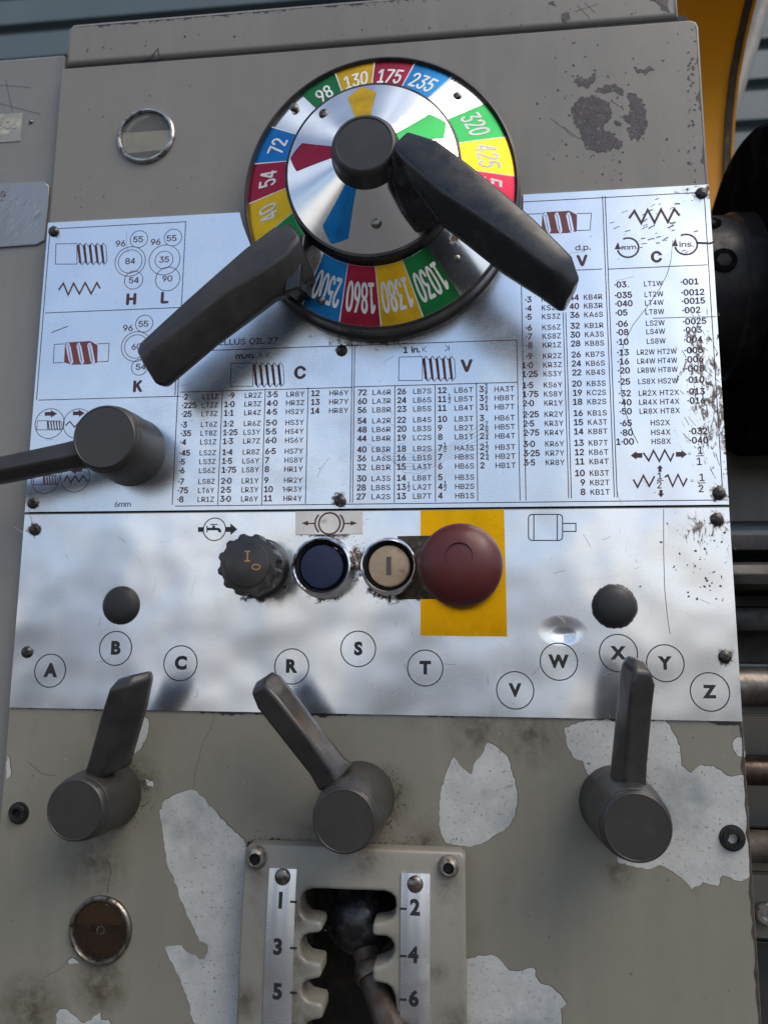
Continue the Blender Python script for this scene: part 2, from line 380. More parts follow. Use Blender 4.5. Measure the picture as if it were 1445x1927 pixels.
M_plate = plate_mat('chart_aluminium', (.87, .91, .95), .25,
    [(640, 943, .002, .009, 1, 1), (643, 660, .002, .0055, 1, 1), (1352, 928, .002, .010, 1, 1), (1319, 364, .002, .006, 1, 1), (102, 436, .001, .005, 1, 1), (63, 947, .001, .006, 1, 1), (240, 880, .0, .016, 1, 1), (1365, 800, .0, .009, 1, .12), (1340, 360, 0, .012, .3, 1), (700, 640, 0, .012, .2, 1)],
    [(1325, 700, .002, .024, 1, .5), (1345, 770, .004, .022, 1, .4), (1310, 640, .0, .014, 1, .5)])
M_ctrl = plate_mat('control_aluminium', (.90, .90, .905), .215,
    [(488, 1078, .012, .0205, 1, 1), (616, 1078, .011, .021, 1, 1), (738, 1078, .012, .020, 1, 1), (620, 985, .008, .018, .7, 1.2), (680, 1060, .002, .016, 1, .7), (800, 1120, .0, .014, 1, 1.6), (67, 997, .002, .008, 1, 1), (52, 1227, .001, .006, 1, 1), (1348, 977, .002, .010, 1, 1), (1363, 1236, .002, .009, 1, 1), (229, 1139, .009, .0105, 1, 1), (1155, 1141, .010, .0115, 1, 1)],
    [(1320, 1000, 0, .018, .8, .8)], .22, [(1057, 1187, .0092, .34), (1060, 1195, .0050, .35)])
M_alu = plate_mat('strip_aluminium', (.82, .82, .83), .24, [], None, .05)
M_dialface = plate_mat('dial_aluminium', (.88, .87, .86), .15, [(708, 420, .002, .010, 1, 1), (610, 215, .001, .005, 1, 1), (605, 565, .002, .012, 1, 1), (858, 487, .001, .007, 1, 1), (554, 203, .001, .006, 1, 1), (860, 182, .001, .006, 1, 1), (760, 400, .0, .016, 1, 1)], None, .05, an=0.0)
def ink(name, col, m=.85, r=.34):
    b = NB(name); n = b.noise(120, 6, .65); n2 = b.noise(500, 4, .6, off=3)
    c = b.mix(b.rng(n, .3, .7), tuple(x * .85 for x in col), tuple(x * 1.1 for x in col)); c = b.mix(b.rng(n2, .69, .76), c, (.05, .04, .03))
    return b.set(base=c, rough=b.rng(n, .3, .7, r - .05, r + .08), metal=m)
M_dg = ink('dial_green', (.012, .17, .045)); M_dy = ink('dial_yellow', (.72, .42, .015)); M_dr = ink('dial_red', (.36, .02, .05)); M_db = ink('dial_blue', (.012, .19, .48))
M_tape = ink('yellow_tape', (.78, .37, .002), .92, .17)

# ------------------------------------------------------------------ ground and the wall behind
g = MB(); g.poly([(-300, -300, 0), (300, -300, 0), (300, 300, 0), (-300, 300, 0)])
gb = NB('concrete_ground'); gn = gb.noise(1.5, 8, .65)
g.build('ground', gb.set(base=gb.mix(gb.rng(gn, .3, .7), (.055, .052, .046), (.10, .095, .085)), rough=.85), kind='structure')

M_wall = simple('teal_sheet_metal', (.085, .115, .125), .45, 0, .12, 3, .0)
wl = thing('corrugated_wall', (0.5, 1.9, 0), 'dark teal corrugated metal wall standing behind the machine', 'wall')
mb = MB(); wy = 1.9; pitch = .138
n0 = int(3.4 / pitch); prof = []
for i in range(n0):
    z0 = i * pitch
    prof += [(0.0, z0), (.0, z0 + .094), (.006, z0 + .100), (.03, z0 + .106), (.034, z0 + .112), (.034, z0 + .128), (.028, z0 + .134)]
for (y0, z0), (y1, z1) in zip(prof, prof[1:]):
    mb.poly([(-3.5, y0, z0), (3.5, y0, z0), (3.5, y1, z1), (-3.5, y1, z1)])
mb.box(-3.5, 3.5, .06, .12, 0, 3.4)
bmesh.ops.remove_doubles(mb.bm, verts=mb.bm.verts, dist=1e-5)
mb.build('wall_sheet', M_wall, wl)

# ------------------------------------------------------------------ the lathe: housings
LATHE = thing('metal_lathe', (0, 0, 0), 'grey painted metal lathe with aluminium charts, coloured speed dial and black levers', 'lathe')
zs = at(700, 958).z                      # seam between headstock and gearbox
xr = .1199; xl = -.2277
ztop = at(700, 83).z
def front_slab(mb, outline, h_front, depth, bev, mi=0, side=1):
    mb.prism(outline, h_front - depth, h_front, mi, side, bev, 3)

mb = MB()
hs = [(xl, zs + .0005), (xr, zs + .0005), (xr, ztop - .004), (xr - .0012, ztop - .0012), (xr - .004, ztop), (xl + .001, ztop), (xl, ztop - .001)]
mb.prism(hs, -.26, 0, 0, 0, .0012, 3)
# bare patches in the headstock paint
def chips(mb, polys, h, mi, edge=None, amp=.0006, step=.0012, grow=1.04):
    for p in polys:
        q = jag(PL(p), amp, step)
        if edge is not None:
            cx = sum(a for a, _ in q) / len(q); cz = sum(b for _, b in q) / len(q)
            e = [(a + (.00042 if a > cx else -.00012), b + (.00034 if b > cz else -.00006)) for a, b in q]
            mb.sheet(e, h - .00006, edge)
        mb.sheet(q, h, mi)
c2 = lambda L: [(720 + x * .5017, y * .5017) for x, y in L]
chips(mb, [c2([(705, 420), (720, 385), (740, 366), (790, 358), (815, 375), (850, 382), (862, 420), (850, 450), (826, 470), (835, 495), (862, 505), (900, 530), (893, 552), (860, 560), (820, 572), (785, 566), (755, 548), (745, 525), (738, 490), (715, 462)]),
           c2([(918, 352), (940, 350), (970, 372), (988, 415), (994, 465), (980, 500), (955, 524), (925, 512), (915, 490), (932, 465), (905, 452), (888, 436), (925, 428), (922, 395)]),
           c2([(792, 342), (830, 318), (870, 312), (895, 332), (902, 358), (880, 352), (850, 345), (820, 348)]), c2([(870, 452), (885, 455), (893, 474), (876, 470)]),
           c2([(718, 300), (745, 292), (770, 300), (795, 272), (798, 300), (770, 330), (755, 322), (735, 326)]), c2([(940, 250), (975, 262), (1000, 248), (1018, 262), (985, 282), (950, 268)])], .00012, 1, amp=.0009, step=.0011)
def fleck(mb, px, py, r, h, mi, rnd=R_):
    c = XZ(px, py); k = rnd.randint(5, 8); a0 = rnd.random() * 6; el = rnd.uniform(.35, 1); th = rnd.random() * PI
    pts = []
    for i in range(k):
        a = a0 + 2 * PI * i / k; q = r * rnd.uniform(.5, 1.1); x = math.cos(a) * q; y = math.sin(a) * q * el
        pts.append((c[0] + x * math.cos(th) - y * math.sin(th), c[1] + x * math.sin(th) + y * math.cos(th)))
    mb.sheet(pts, h, mi)
for _ in range(120):
    x = R_.gauss(1130, 75); y = R_.gauss(210, 90)
    if 1010 < x < 1300 and 60 < y < 345: fleck(mb, x, y, R_.uniform(.0003, .0011), .00010 + R_.random() * .00002, 1)
for _ in range(40): fleck(mb, R_.uniform(135, 460), R_.uniform(125, 390), R_.uniform(.0002, .0007), .0001, 1)
for _ in range(46): fleck(mb, 1300 + R_.uniform(-6, 8) + 0, R_.uniform(55, 345), R_.uniform(.0004, .0013), .00008 + R_.random() * .00004, 1)
for p in [((1035, 222), (1062, 243), (1078, 258)), ((1062, 240), (1090, 262)), ((1150, 190), (1165, 200))]:
    mb.stroke(PL(p), .0002, .00011, 1)
# the dark worn right-hand edge
wv = .5
e = []
for i in range(400):
    z = ztop - .004 - (ztop - zs - .006) * i / 399; wv = min(1, max(0, wv + R_.uniform(-.22, .215))); e.append((xr - .0013 - wv ** 2 * .0022 - R_.random() * .0003, z))
mb.sheet([(xr - .0012, ztop - .004)] + e + [(xr - .0012, zs + .002)], .00006, 1)
mb.build('headstock_housing', [M_head, M_bare], LATHE, 'flat grey painted headstock front with dark bare chips')

# lid on top
mb = MB()
lid = [XZ(122, 127), XZ(1277, 35.5), XZ(1277, -26), XZ(131, 47)]
lz = ztop + .0012; lx0, lx1 = XZ(124, 125)[0], XZ(1277, 37)[0]
lh = at(131, 46).z
mb.prism([(lx0, lz), (lx1, lz), (lx1, lh - .003), (lx1 - .003, lh), (lx0 + .003, lh), (lx0, lh - .003)], -.26, .001, 0, 0, .003, 3)
for _ in range(80):
    x = R_.uniform(135, 1260); t = R_.random() ** 1.5
    y0 = 47 + (x - 131) * -.0765; fleck(mb, x, y0 + 8 + t * 60 if t > .5 else y0 + 6 + R_.random() * 5, R_.uniform(.0003, .0009), .00112 + R_.random() * .00003, 1)
mb.stroke(PL([(262, 112), (285, 106), (298, 92), (300, 108), (288, 112)], .001), .0006, .00114, 1)
for a, b in [((1085, 10), (1110, 35)), ((1100, 5), (1120, 25)), ((1080, 22), (1125, 8))]: mb.stroke(PL([a, b], .001), .0002, .00114, 1)
chips(mb, [[(1218, 0), (1255, 0), (1258, 28), (1245, 22), (1235, 8)], [(1055, 30), (1070, 26), (1072, 38), (1064, 45), (1056, 40)], [(1030, 8), (1040, 5), (1046, 16)]], .00116, 1)
# worn top edge
e = []
for i in range(160):
    x = lx0 + .004 + (lx1 - lx0 - .007) * i / 159; e.append((x, lh - .0029 - R_.random() ** 2 * .0016))
mb.sheet([(lx0 + .004, lh - .0028)] + e + [(lx1 - .003, lh - .0028)], .0011, 1)
mb.build('headstock_lid', [M_head, M_bare], LATHE, 'grey lid along the top of the headstock with chipped upper edge')
mb = MB(); mb.box(lx0 + .002, lx1 + .004, .0008, .2, ztop - .003, lz + .002); mb.build('lid_gasket', M_recess, LATHE, smooth=False)

# gearbox housing with the pocket for the gear gate
zb = at(700, 2150).z
gx0, gx1 = XZ(568, 1668)[0], XZ(760, 1668)[0]; gz1 = at(660, 1650).z
px0, px1, pz1 = gx0 - .004, gx1 + .006, gz1 - .002
mb = MB()
z1 = zs - .0005
mb.box(xl, xr, .06, .26, zb, z1, 0)
mb.box(xl, px0, 0, .06, zb, z1, 0); mb.box(px1, xr, 0, .06, zb, z1, 0)
mb.box(px0, px1, 0, .06, pz1, z1, 0)
bmesh.ops.remove_doubles(mb.bm, verts=mb.bm.verts, dist=1e-5)
mb.box(px0 + .0002, px1 - .0002, .052, .0598, zb, pz1 - .0002, 4)
c3 = lambda L: [(x * .3322, 1300 + y * .3322) for x, y in L]
c5 = lambda L: [(900 + x * .3772, 1300 + y * .3772) for x, y in L]
c4 = lambda L: [(400 + x * .3875, 1380 + y * .3875) for x, y in L]
prim = [c3([(905, 680), (935, 620), (1000, 585), (1060, 562), (1100, 562), (1150, 600), (1200, 660), (1290, 760), (1390, 855), (1400, 900), (1400, 1150), (1400, 1350), (1400, 1550), (1400, 1890), (1400, 2200), (1200, 2200), (1110, 1890), (1080, 1830), (1075, 1770), (1040, 1680), (1000, 1590), (965, 1520), (935, 1450), (1000, 1440), (1030, 1440), (1060, 1480), (1110, 1495), (1130, 1520), (1160, 1520), (1180, 1480), (1180, 1440), (1130, 1415), (1090, 1330), (1060, 1270), (1030, 1190), (1000, 1100), (965, 1020), (945, 950), (935, 860), (920, 760)]),
        c3([(320, 1830), (340, 1805), (380, 1805), (420, 1840), (480, 1885), (520, 1860), (570, 1820), (575, 1860), (620, 1865), (660, 1930), (700, 2000), (330, 2000)]),
        c3([(800, 125), (840, 160), (845, 210), (830, 270), (800, 330), (770, 350), (735, 355), (730, 250), (770, 130)]),
        c3([(45, 365), (60, 400), (66, 450), (60, 490), (38, 500), (40, 430)]), c3([(385, 1535), (410, 1510), (455, 1545), (400, 1548)]), c3([(828, 500), (870, 515), (872, 545), (835, 535)]),
        c4([(1170, 115), (1200, 150), (1230, 180), (1255, 200), (1275, 140), (1310, 100), (1335, 45), (1370, 60), (1400, 85), (1430, 110), (1455, 190), (1472, 260), (1478, 330), (1470, 400), (1440, 450), (1380, 490), (1310, 535), (1240, 552), (1160, 540), (1130, 530), (1100, 450), (1100, 350), (1112, 260), (1130, 200)]),
        c5([(-90, 1350), (0, 1320), (60, 1315), (100, 1335), (130, 1370), (155, 1395), (220, 1395), (270, 1380), (285, 1395), (280, 1420), (310, 1460), (350, 1470), (390, 1500), (440, 1560), (410, 1585), (415, 1662), (420, 1900), (-90, 1900)]),
        c5([(430, 185), (500, 155), (640, 140), (690, 140), (930, 140), (960, 190), (990, 240), (1005, 300), (1010, 370), (1060, 410), (1110, 370), (1170, 375), (1240, 425), (1326, 420), (1336, 560), (1350, 800), (1352, 930), (1310, 950), (1215, 920), (1195, 975), (1120, 955), (1060, 990), (1010, 930), (950, 890), (900, 870), (850, 890), (700, 860), (560, 430), (530, 390), (520, 350), (470, 330), (440, 270)]),
        c5([(1265, 260), (1290, 230), (1318, 235), (1326, 330), (1290, 325), (1268, 290)])]
chips(mb, prim, .00014, 1, 2, amp=.00045, step=.0016)
def crack(pts, wd=.00022, mi=2, amp=.0005):
    P = PL(pts); q = []
    for a, b in zip(P, P[1:]):
        for j in range(6): q.append((a[0] + (b[0] - a[0]) * j / 6 + R_.uniform(-amp, amp) * .5, a[1] + (b[1] - a[1]) * j / 6 + R_.uniform(-amp, amp) * .5))
    q.append(P[-1]); mb.stroke(q, wd, .0001, mi)
crack(c3([(1215, 140), (1195, 220), (1150, 290), (1125, 390), (1105, 480), (1098, 560)]))
crack(c3([(165, 400), (205, 440), (250, 475), (320, 480)]))
crack(c3([(605, 950), (630, 1010), (622, 1080), (605, 1150)]), .00025, 3)
crack(c3([(410, 1500), (350, 1570), (250, 1625)]))
for _ in range(70): fleck(mb, R_.uniform(20, 1400), R_.uniform(1360, 1920), R_.uniform(.0002, .0006), .00018, R_.choice((1, 2, 2)))
e = []
for i in range(70):
    z = z1 - (z1 - zb) * i / 69; e.append((xr - .0008 - R_.random() ** 3 * .0012, z))
mb.sheet([(xr - .0002, z1)] + e + [(xr - .0002, zb)], .0002, 3)
# black grime line under the control plate
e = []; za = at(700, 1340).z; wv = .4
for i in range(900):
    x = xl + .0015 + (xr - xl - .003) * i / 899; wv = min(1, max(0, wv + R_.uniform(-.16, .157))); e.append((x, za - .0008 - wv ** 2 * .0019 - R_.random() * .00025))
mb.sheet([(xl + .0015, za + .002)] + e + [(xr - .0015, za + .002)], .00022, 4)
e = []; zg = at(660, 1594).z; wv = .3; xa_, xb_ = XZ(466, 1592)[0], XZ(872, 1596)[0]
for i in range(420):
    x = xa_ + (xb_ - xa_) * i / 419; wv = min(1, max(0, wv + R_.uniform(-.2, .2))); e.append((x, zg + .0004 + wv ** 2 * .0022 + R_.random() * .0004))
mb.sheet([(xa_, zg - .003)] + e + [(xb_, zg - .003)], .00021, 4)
for _ in range(260):
    t = R_.random(); x = 470 + 400 * t; fleck(mb, x, 1588 - abs(R_.gauss(0, 9)), R_.uniform(.00012, .0004), .00024, R_.choice((3, 4, 4)))
for hx, hy, hr in ((208, 1492, 60), (684, 1500, 62), (1160, 1506, 64)):
    for _ in range(170):
        a = R_.uniform(-1.0, 2.0); r_ = hr + abs(R_.gauss(0, 8)); fleck(mb, hx + r_ * math.cos(a), hy + r_ * math.sin(a), R_.uniform(.00012, .00045), .00022 + R_.random() * .00003, R_.choice((3, 3, 4)))
mb.build('gearbox_housing', [M_gear, M_primer, M_chipedge, M_rustedge, M_grease], LATHE, 'olive grey painted gearbox front with paint flaked off to pale primer', smooth=False)

# cover on the left with its two old plates
mb = MB(); xc = xl - .0012
cz = at(60, 91).z
mb.prism([(xc, zb), (xc, cz - .002), (xc - .002, cz), (xc - .3, cz), (xc - .3, zb)], -.25, -.006, 0, 0, .002, 3)
for a, b in [((0, 160), (60, 165)), ((0, 195), (78, 215)), ((12, 150), (24, 210))]: mb.stroke(PL([a, b], -.006), .0002, -.0058, 1)
for _ in range(50): fleck(mb, R_.uniform(-40, 92), R_.uniform(120, 900), R_.uniform(.0003, .0009), -.0063, 1)
M_plain = plate_mat('scratched_aluminium', (.48, .48, .47), .5, [], None, .05)
cov = mb.build('gear_train_cover', [M_cover, M_bare], LATHE, 'grey end cover left of the headstock')
mb = MB(); p = PL([(-60, 350), (82, 341), (93, 350), (93, 372), (84, 452), (70, 460), (-60, 470)], -.005); mb.prism(p, -.006, -.0048, 0, 0, .0003, 1)
ptext(mb, 'G', 1, 371, 11, -.0046, bold=.0, mi=1); ptext(mb, '_', 1, 376, 10, -.0046, mi=1)
for _ in range(70):
    x, y = R_.uniform(2, 84), R_.uniform(352, 455); L = R_.uniform(6, 30); a = R_.gauss(-.9, .25)
    if x + L * .6 < 88 and y - L > 346: mb.stroke(PL([(x, y), (x + L * .6 * math.cos(a) * 1.2, y + L * math.sin(a))], -.0048), R_.uniform(.00006, .00016), -.00474 + R_.random() * .00002, R_.choice((2, 2, 3)))
mb.build('plain_plate', [M_plain, M_red, simple('plate_scratch', (.8, .8, .8), .4, .9), M_chipedge], cov, 'bare scratched aluminium plate with red letter')
mb = MB(); p = PL([(-60, 218), (42, 211), (38, 264), (-60, 270)], -.005); mb.prism(p, -.006, -.0056, 0)
ptext(mb, '306', -4, 243, 15, -.0054, x1=32, mi=1, bold=.02)
mb.build('serial_plate', [simple('faded_label', (.27, .27, .24), .5, 0, .3, 90, dirt=(.5, .48, .38), dirt_amt=.3), simple('faded_white', (.40, .40, .34), .6, 0, .3, 300, dirt=(.25, .25, .22), dirt_amt=.5, dscale=300)], cov, 'faded torn label with the number 306')
def dome(mb, px, py, r, h0, hh, mi=0, seg=20):
    c = XZ(px, py, h0); mb.lathe(c, [(r, h0), (r * .97, h0 + hh * .35), (r * .8, h0 + hh * .72), (r * .45, h0 + hh * .95), (0, h0 + hh)], seg, mi)
mb = MB(); dome(mb, 59, 229, .0013, -.0058, .0009); mb.build('rivet', M_rivet, cov)

# ------------------------------------------------------------------ chart plate
HP = .0009; H1 = HP + .00006
mb = MB()
out_ = PL([(48, 964), (1371, 951.5), (1333, 349), (984, 369)]) + PL([(984, 420), (960, 480), (880, 570), (760, 622), (640, 620), (530, 560), (475, 470), (458, 425), (452, 402), (91, 421)])
xs = xl + .0002
out_[0] = (xs, at(48, 964).z); out_[1] = (xr - .0002, at(48, 964).z)
out_[2] = (xr - .0002, at(1333, 349).z); out_[3] = (out_[3][0], at(1333, 349).z); out_[-1] = (xs, at(91, 421).z); out_[-2] = (out_[-2][0], at(91, 421).z)
mb.prism(out_, .00005, HP, 0, 0)
# scratches and flecks in the printed face
for _ in range(150):
    x, y = R_.uniform(80, 1350), R_.uniform(430, 950)
    fleck(mb, x, y, R_.uniform(.00012, .0004), H1 + .00004, 1)
for _ in range(46):
    x, y = R_.gauss(1240, 45), R_.gauss(430, 45); 
    if 1150 < x < 1325 and 370 < y < 560: 
        c = XZ(x, y); L = R_.uniform(.0006, .0018); t_ = R_.gauss(.25, .3); mb.stroke([(c[0] - L, c[1] - L * t_), (c[0], c[1] + L * .15), (c[0] + L * .8, c[1] + L * t_)], R_.uniform(.0002, .0006), H1 + .00004, R_.choice((1, 4)))
for _ in range(45):
    x, y = R_.gauss(1318, 24), R_.uniform(580, 930)
    c = XZ(min(x, 1352), y); L = R_.uniform(.001, .006); a = R_.uniform(-1.35, -.8); d = (math.cos(a) * L, math.sin(a) * L)
    mb.stroke([(c[0] - d[0] / 2, c[1] - d[1] / 2), (c[0], c[1] + R_.uniform(-.0003, .0003)), (min(c[0] + d[0] / 2, xr - .001), c[1] + d[1] / 2)], R_.uniform(.00008, .00028), H1 + .00003 + R_.random() * .00002, R_.choice((4, 4, 2)))
def scr(pts, wd=.00014, mi=1):
    mb.stroke(PL(pts, HP), wd, H1 + .00005, mi)
scr([(1262, 488), (1255, 515), (1240, 545), (1215, 580), (1190, 612), (1172, 650), (1167, 690), (1168, 735), (1178, 780), (1190, 815), (1200, 834)], .0003)
scr([(1228, 599), (1290, 597), (1345, 596)], .0003)
scr([(1265, 452), (1262, 488)], .0002)
for k in range(7):
    y = 835 + k * 6; scr([(690 + k * 9, y), (735 + k * 4, y + 18), (790, y + 20), (845, y + 4 - k * 2), (918, y - 45 + k * 4)], .00009)
for k in range(26):
    x, y = R_.uniform(100, 1320), R_.uniform(440, 940); a = R_.uniform(0, 6.28); L = R_.uniform(10, 45)
    scr([(x, y), (x + math.cos(a) * L * .5 + R_.uniform(-3, 3), y + math.sin(a) * L * .5), (x + math.cos(a) * L, y + math.sin(a) * L)], .00008, R_.choice((1, 2)))
scr([(97, 626), (128, 614)], .0004)
scr([(1312, 457), (1335, 458), (1345, 455)], .001, 3)
M_wear = simple('worn_print', (.20, .175, .155), .7, 0, .4, 500)
M_brt = simple('bright_scratch', (.85, .85, .86), .35, 1)
CHART = mb.build('chart_plate', [M_plate, M_chipedge, M_brt, M_rust, M_wear], LATHE, 'large brushed aluminium plate printed with thread and feed charts', smooth=False)

# printed rules
LW = .00042
ru = MB(); H2 = H1
def rule(*pts, wd=LW): ru.stroke(PL(pts, HP), wd, H2)
def hrule(px0, px1, py): # exactly level line through (px0,py)
    a = at(px0, py, HP); b = at(px1, py, HP); ru.stroke([(a.x, a.z), (b.x, a.z)], LW, H2)
def vrule(px, py0, py1):
    a = at(px, py0, HP); b = at(px, py1, HP); u = a.x; ru.stroke([(u, a.z), (u, b.z)], LW, H2)
hrule(95, 350, 431); vrule(95, 431, 752); vrule(350, 416, 600); hrule(86, 345, 589); hrule(73, 340, 753); vrule(334, 660, 744); 
hrule(334, 972, 661.5); vrule(339, 661, 950); hrule(339, 664, 738); hrule(667, 973, 728)
hrule(330, 1370, 952.5)
vrule(419, 733, 950); vrule(499.5, 731, 950); vrule(580, 729, 948); vrule(663, 650, 946); vrule(667.5, 650, 946)
vrule(743, 725, 946); vrule(818.5, 723, 944); vrule(896, 720, 943); vrule(972, 640, 942); vrule(977, 372, 942)
hrule(984, 1330, 380); vrule(1133, 369, 936); vrule(1138, 369, 936)
hrule(1070, 1133, 509); hrule(1143, 1331, 506.5); vrule(1059, 588, 938); vrule(1064, 588, 938); vrule(1324, 360, 935)
ru.build('ruled_lines', M_ink, CHART)

# printed text
tx = MB()
B1 = .046
def zrow(y0, n_big, dy, groups, xref):
    """baselines: groups of three rows with a wider gap between them"""
RAT = 81.5 / 66.3
def rows3(ya, yb, xref, n=12):
    za_, zb_ = at(xref, ya, HP).z, at(xref, yb, HP).z; st = [0]
    for i in range(1, n): st.append(st[-1] + (RAT if i % 3 == 0 else 1))
    return [za_ + (zb_ - za_) * s / st[-1] for s in st]
capn = 10.6 * sc(500, 830); capc = 9.4 * sc(500, 830)
def column(rows, start, nums, codes, un, uc, wc, right=None, gapn=.15, dec=False):
    for i, (a, c) in enumerate(zip(nums, codes)):
        z = rows[start + i]
        if a:
            if a.endswith('~'): pass
            fr = None
            if '|' in a: a, fr = a.split('|')
            if right: vtext(tx, a, right, z, capn, H1, None, B1, align='R', gap=gapn)
            elif MD in a and dec:
                i_, f_ = a.split(MD); vtext(tx, MD + f_, un, z, capn, H1, None, B1, gap=gapn)
                if i_: vtext(tx, i_, un - capn * .12, z, capn, H1, None, B1, align='R', gap=gapn)
            else:
                vtext(tx, a, un, z, capn, H1, None, B1, gap=gapn)
            if fr:
                n_, d_ = fr.split('/'); uf = un + capn * (.95 if len(a) == 1 else 1.75) + capn * .18
                vtext(tx, n_, uf, z + capn * .72, capn * .68, H1, None, B1 * .6, align='C'); vtext(tx, d_, uf, z - capn * .22, capn * .68, H1, None, B1 * .6, align='C')
                tx.stroke([(uf - capn * .3, z + capn * .58), (uf + capn * .3, z + capn * .58)], capn * .1, H1)
        if c: vtext(tx, c, uc, z, capc, H1, wc, .022, gap=.2)
U = lambda px, py: at(px, py, HP).x
R1 = rows3(752, 945, 342)
MD = '\u00b7'
fix = lambda s: s.replace('.', MD)
column(R1, 0, [fix(s) for s in '.2 .225 .25 .3 .35 .4 .45 .5 .6 .7 .75 .8'.split()], 'LT1Z LT2Z LT3Z LT6Z LT8Z LS1Z LS2Z LS3Z LS6Z LS8Z LT6Y LR1Z'.split(), U(344, 750), U(381, 750), .0084)
column(R1, 0, [fix(s) for s in '.9 1.0 1.1 1.2 1.25 1.3 1.4 1.5 1.75 2.0 2.5 3.0'.split()], 'LR2Z LR3Z LR4Z LR6Z LS3Y LR7Z LR8Z LS6Y LS8Y LR1Y LR3Y LR6Y'.split(), U(431, 750), U(461, 750), .0086, dec=True)
column(R1, 0, [fix(s) for s in '3.5 4.0 4.5 5.0 5.5 6.0 6.5 7 8 9 10 11'.split()], 'LR8Y HR3Z HS2Y HS3Y HS4Y HS6Y HS7Y HS8Y HR1Y HR2Y HR3Y HR4Y'.split(), U(503, 750), U(539, 750), .0093)
column(R1, 0, '12 13 14'.split(), 'HR6Y HR7Y HR8Y'.split(), U(586, 745), U(620, 745), .0097)
R2 = rows3(744, 940, 675)
column(R2, 0, '72 60 56 54 48 44 40 36 32 30 28 27'.split(), 'LA6R LA3R LB8R LA2R LB6R LB4R LB3R LA6S LB1R LA3S LB8S LA2S'.split(), U(674, 744), U(701, 744), .0092)
column(R2, 0, '26 24 23 22 20 19 18 16 15 14 13|1/2 13'.split(), 'LB7S LB6S LB5S LB4S LB3S LC2S LB2S LB1S LA3T LB8T LA2T LB7T'.split(), U(748, 742), U(777.5, 742), .0089)
column(R2, 0, '12 11|1/2 11 10 9 8 7|1/2 7 6 5 4|1/2 4'.split(), 'LB6T LB5T LB4T LB3T LB2T LB1T HA3S HB8S HB6S HB3S HB2S HB1S'.split(), U(824, 740), U(855, 740), .0091)
column(R2, 0, '3|3/4 3|1/2 3|1/4 3 2|7/8 2|3/4 2|1/2 2|1/4 2'.split(), 'HA3T HB8T HB7T HB6T HB5T HB4T HB3T HB2T HB1T'.split(), U(902, 736), U(930, 736), .0096)
R3 = rows3(569, 876, 988, 18)
column(R3, 0, [fix(s) for s in '.3 .4 .5 .6 .7 .8 .9 1.0 1.25 1.5 1.75 2.0 2.25 2.5 2.75 3.0 3.25 3.5'.split()], 'KS1Z KS2Z KS3Z KS6Z KS8Z KR1Z KR2Z KR3Z KS3Y KS6Y KS8Y KR1Y KR2Y KR3Y KR4Y KR6Y KR7Y KR8Y'.split(), U(988, 569), U(1020.5, 640), .0089, dec=True)
R4 = rows3(565, 931.5, 1075, 21)
column(R4, 0, '44 40 36 32 30 28 26 24 22 20 19 18 16 15 14 13 12 11 10 9 8'.split(), 'KB4R KB3R KA6S KB1R KA3S KB8S KB7S KB6S KB4S KB3S KC2S KB2S KB1S KA3T KB8T KB7T KB6T KB4T KB3T KB2T KB1T'.split(), 0, U(1098, 565), .0089, right=U(1089.5, 600))
yl = [541, 561, 577, 594, 615, 631, 649, 669, 686, 703, 724, 746, 763, 780, 802, 820, 837]
nl = '.03 .035 .040 .05 .06 .08 .10 .13 .16 .20 .25 .32 .40 .50 .65 .80 1.00'.split()
ml = 'LT1W|LT2W|LT4W|LT8W|LS2W|LS4W|LS8W|LR2W HT2W|LR4W HT4W|LR8W HT8W|LS8X HS2W|LR2X HT2X|LR4X HT4X|LR8X HT8X|HS2X|HS4X|HS8X'.split('|')
rl = '.001 .0012 .0015 .002 .0025 .003 .004 .005 .006 .008 .010 .013 .016 . . .032 .040'.split()
um = U(1229, 540)
for y, a, c, r in zip(yl, nl, ml, rl):
    z = at(1160, y, HP).z
    vtext(tx, fix(a), U(1156, 545) if a[0] == '.' else U(1154, 700), z, capn * 1.02, H1, None, B1, gap=.16)
    vtext(tx, c, um, z, capc, H1, .0088 if len(c) < 5 else .0186, .022, align='C', gap=.2)
    if len(r) > 1: vtext(tx, fix(r), U(1281, 540), z, capn * 1.02, H1, None, B1, gap=.18)
# loose lettering
ptext(tx, 'TELLUS OIL 27', 402, 650, 11, H1, x1=521, bold=.012)
ptext(tx, 'm.m.', 444, 675, 10, H1, x1=480, bold=B1); ptext(tx, '1 in.', 759, 664, 11, H1, x1=790, bold=B1)
def kmark(px, py, flip, hgt=11):
    q = 1 if not flip else -1
    tx.stroke(PL([(px, py), (px - .3, py - hgt)], HP), .0003, H1); tx.stroke(PL([(px + 7 * q, py - hgt), (px + 1 * q, py - hgt * .5), (px + 8 * q, py)], HP), .0003, H1)
kmark(492, 673, True); kmark(502, 673, False); kmark(795, 663, False); kmark(845, 661, True)
for s, x, y, c in [('C', 555, 712, 22), ('V', 868, 699, 22), ('H', 239, 573, 20), ('L', 304, 570, 20), ('K', 252, 737, 20), ('V', 1086, 500, 20), ('C', 1226, 493, 20)]:
    ptext(tx, s, x, y, c, H1, bold=.065)
for s, x, y in [('96', 218, 464), ('96', 284, 461), ('55', 251, 456), ('55', 314, 454), ('84', 236, 497), ('54', 243, 533), ('35', 300, 494), ('90', 306, 530), ('96', 232, 623), ('55', 261, 615), ('60', 248, 658), ('54', 256, 696)]:
    ptext(tx, s, x, y, 11, H1, x1=x + 18, bold=.02)
ptext(tx, '6mm', 216, 954, 10, H1, x1=246, bold=.01)
ptext(tx, 'd.p.', 1082, 471, 10.5, H1, x1=1111, bold=.02)
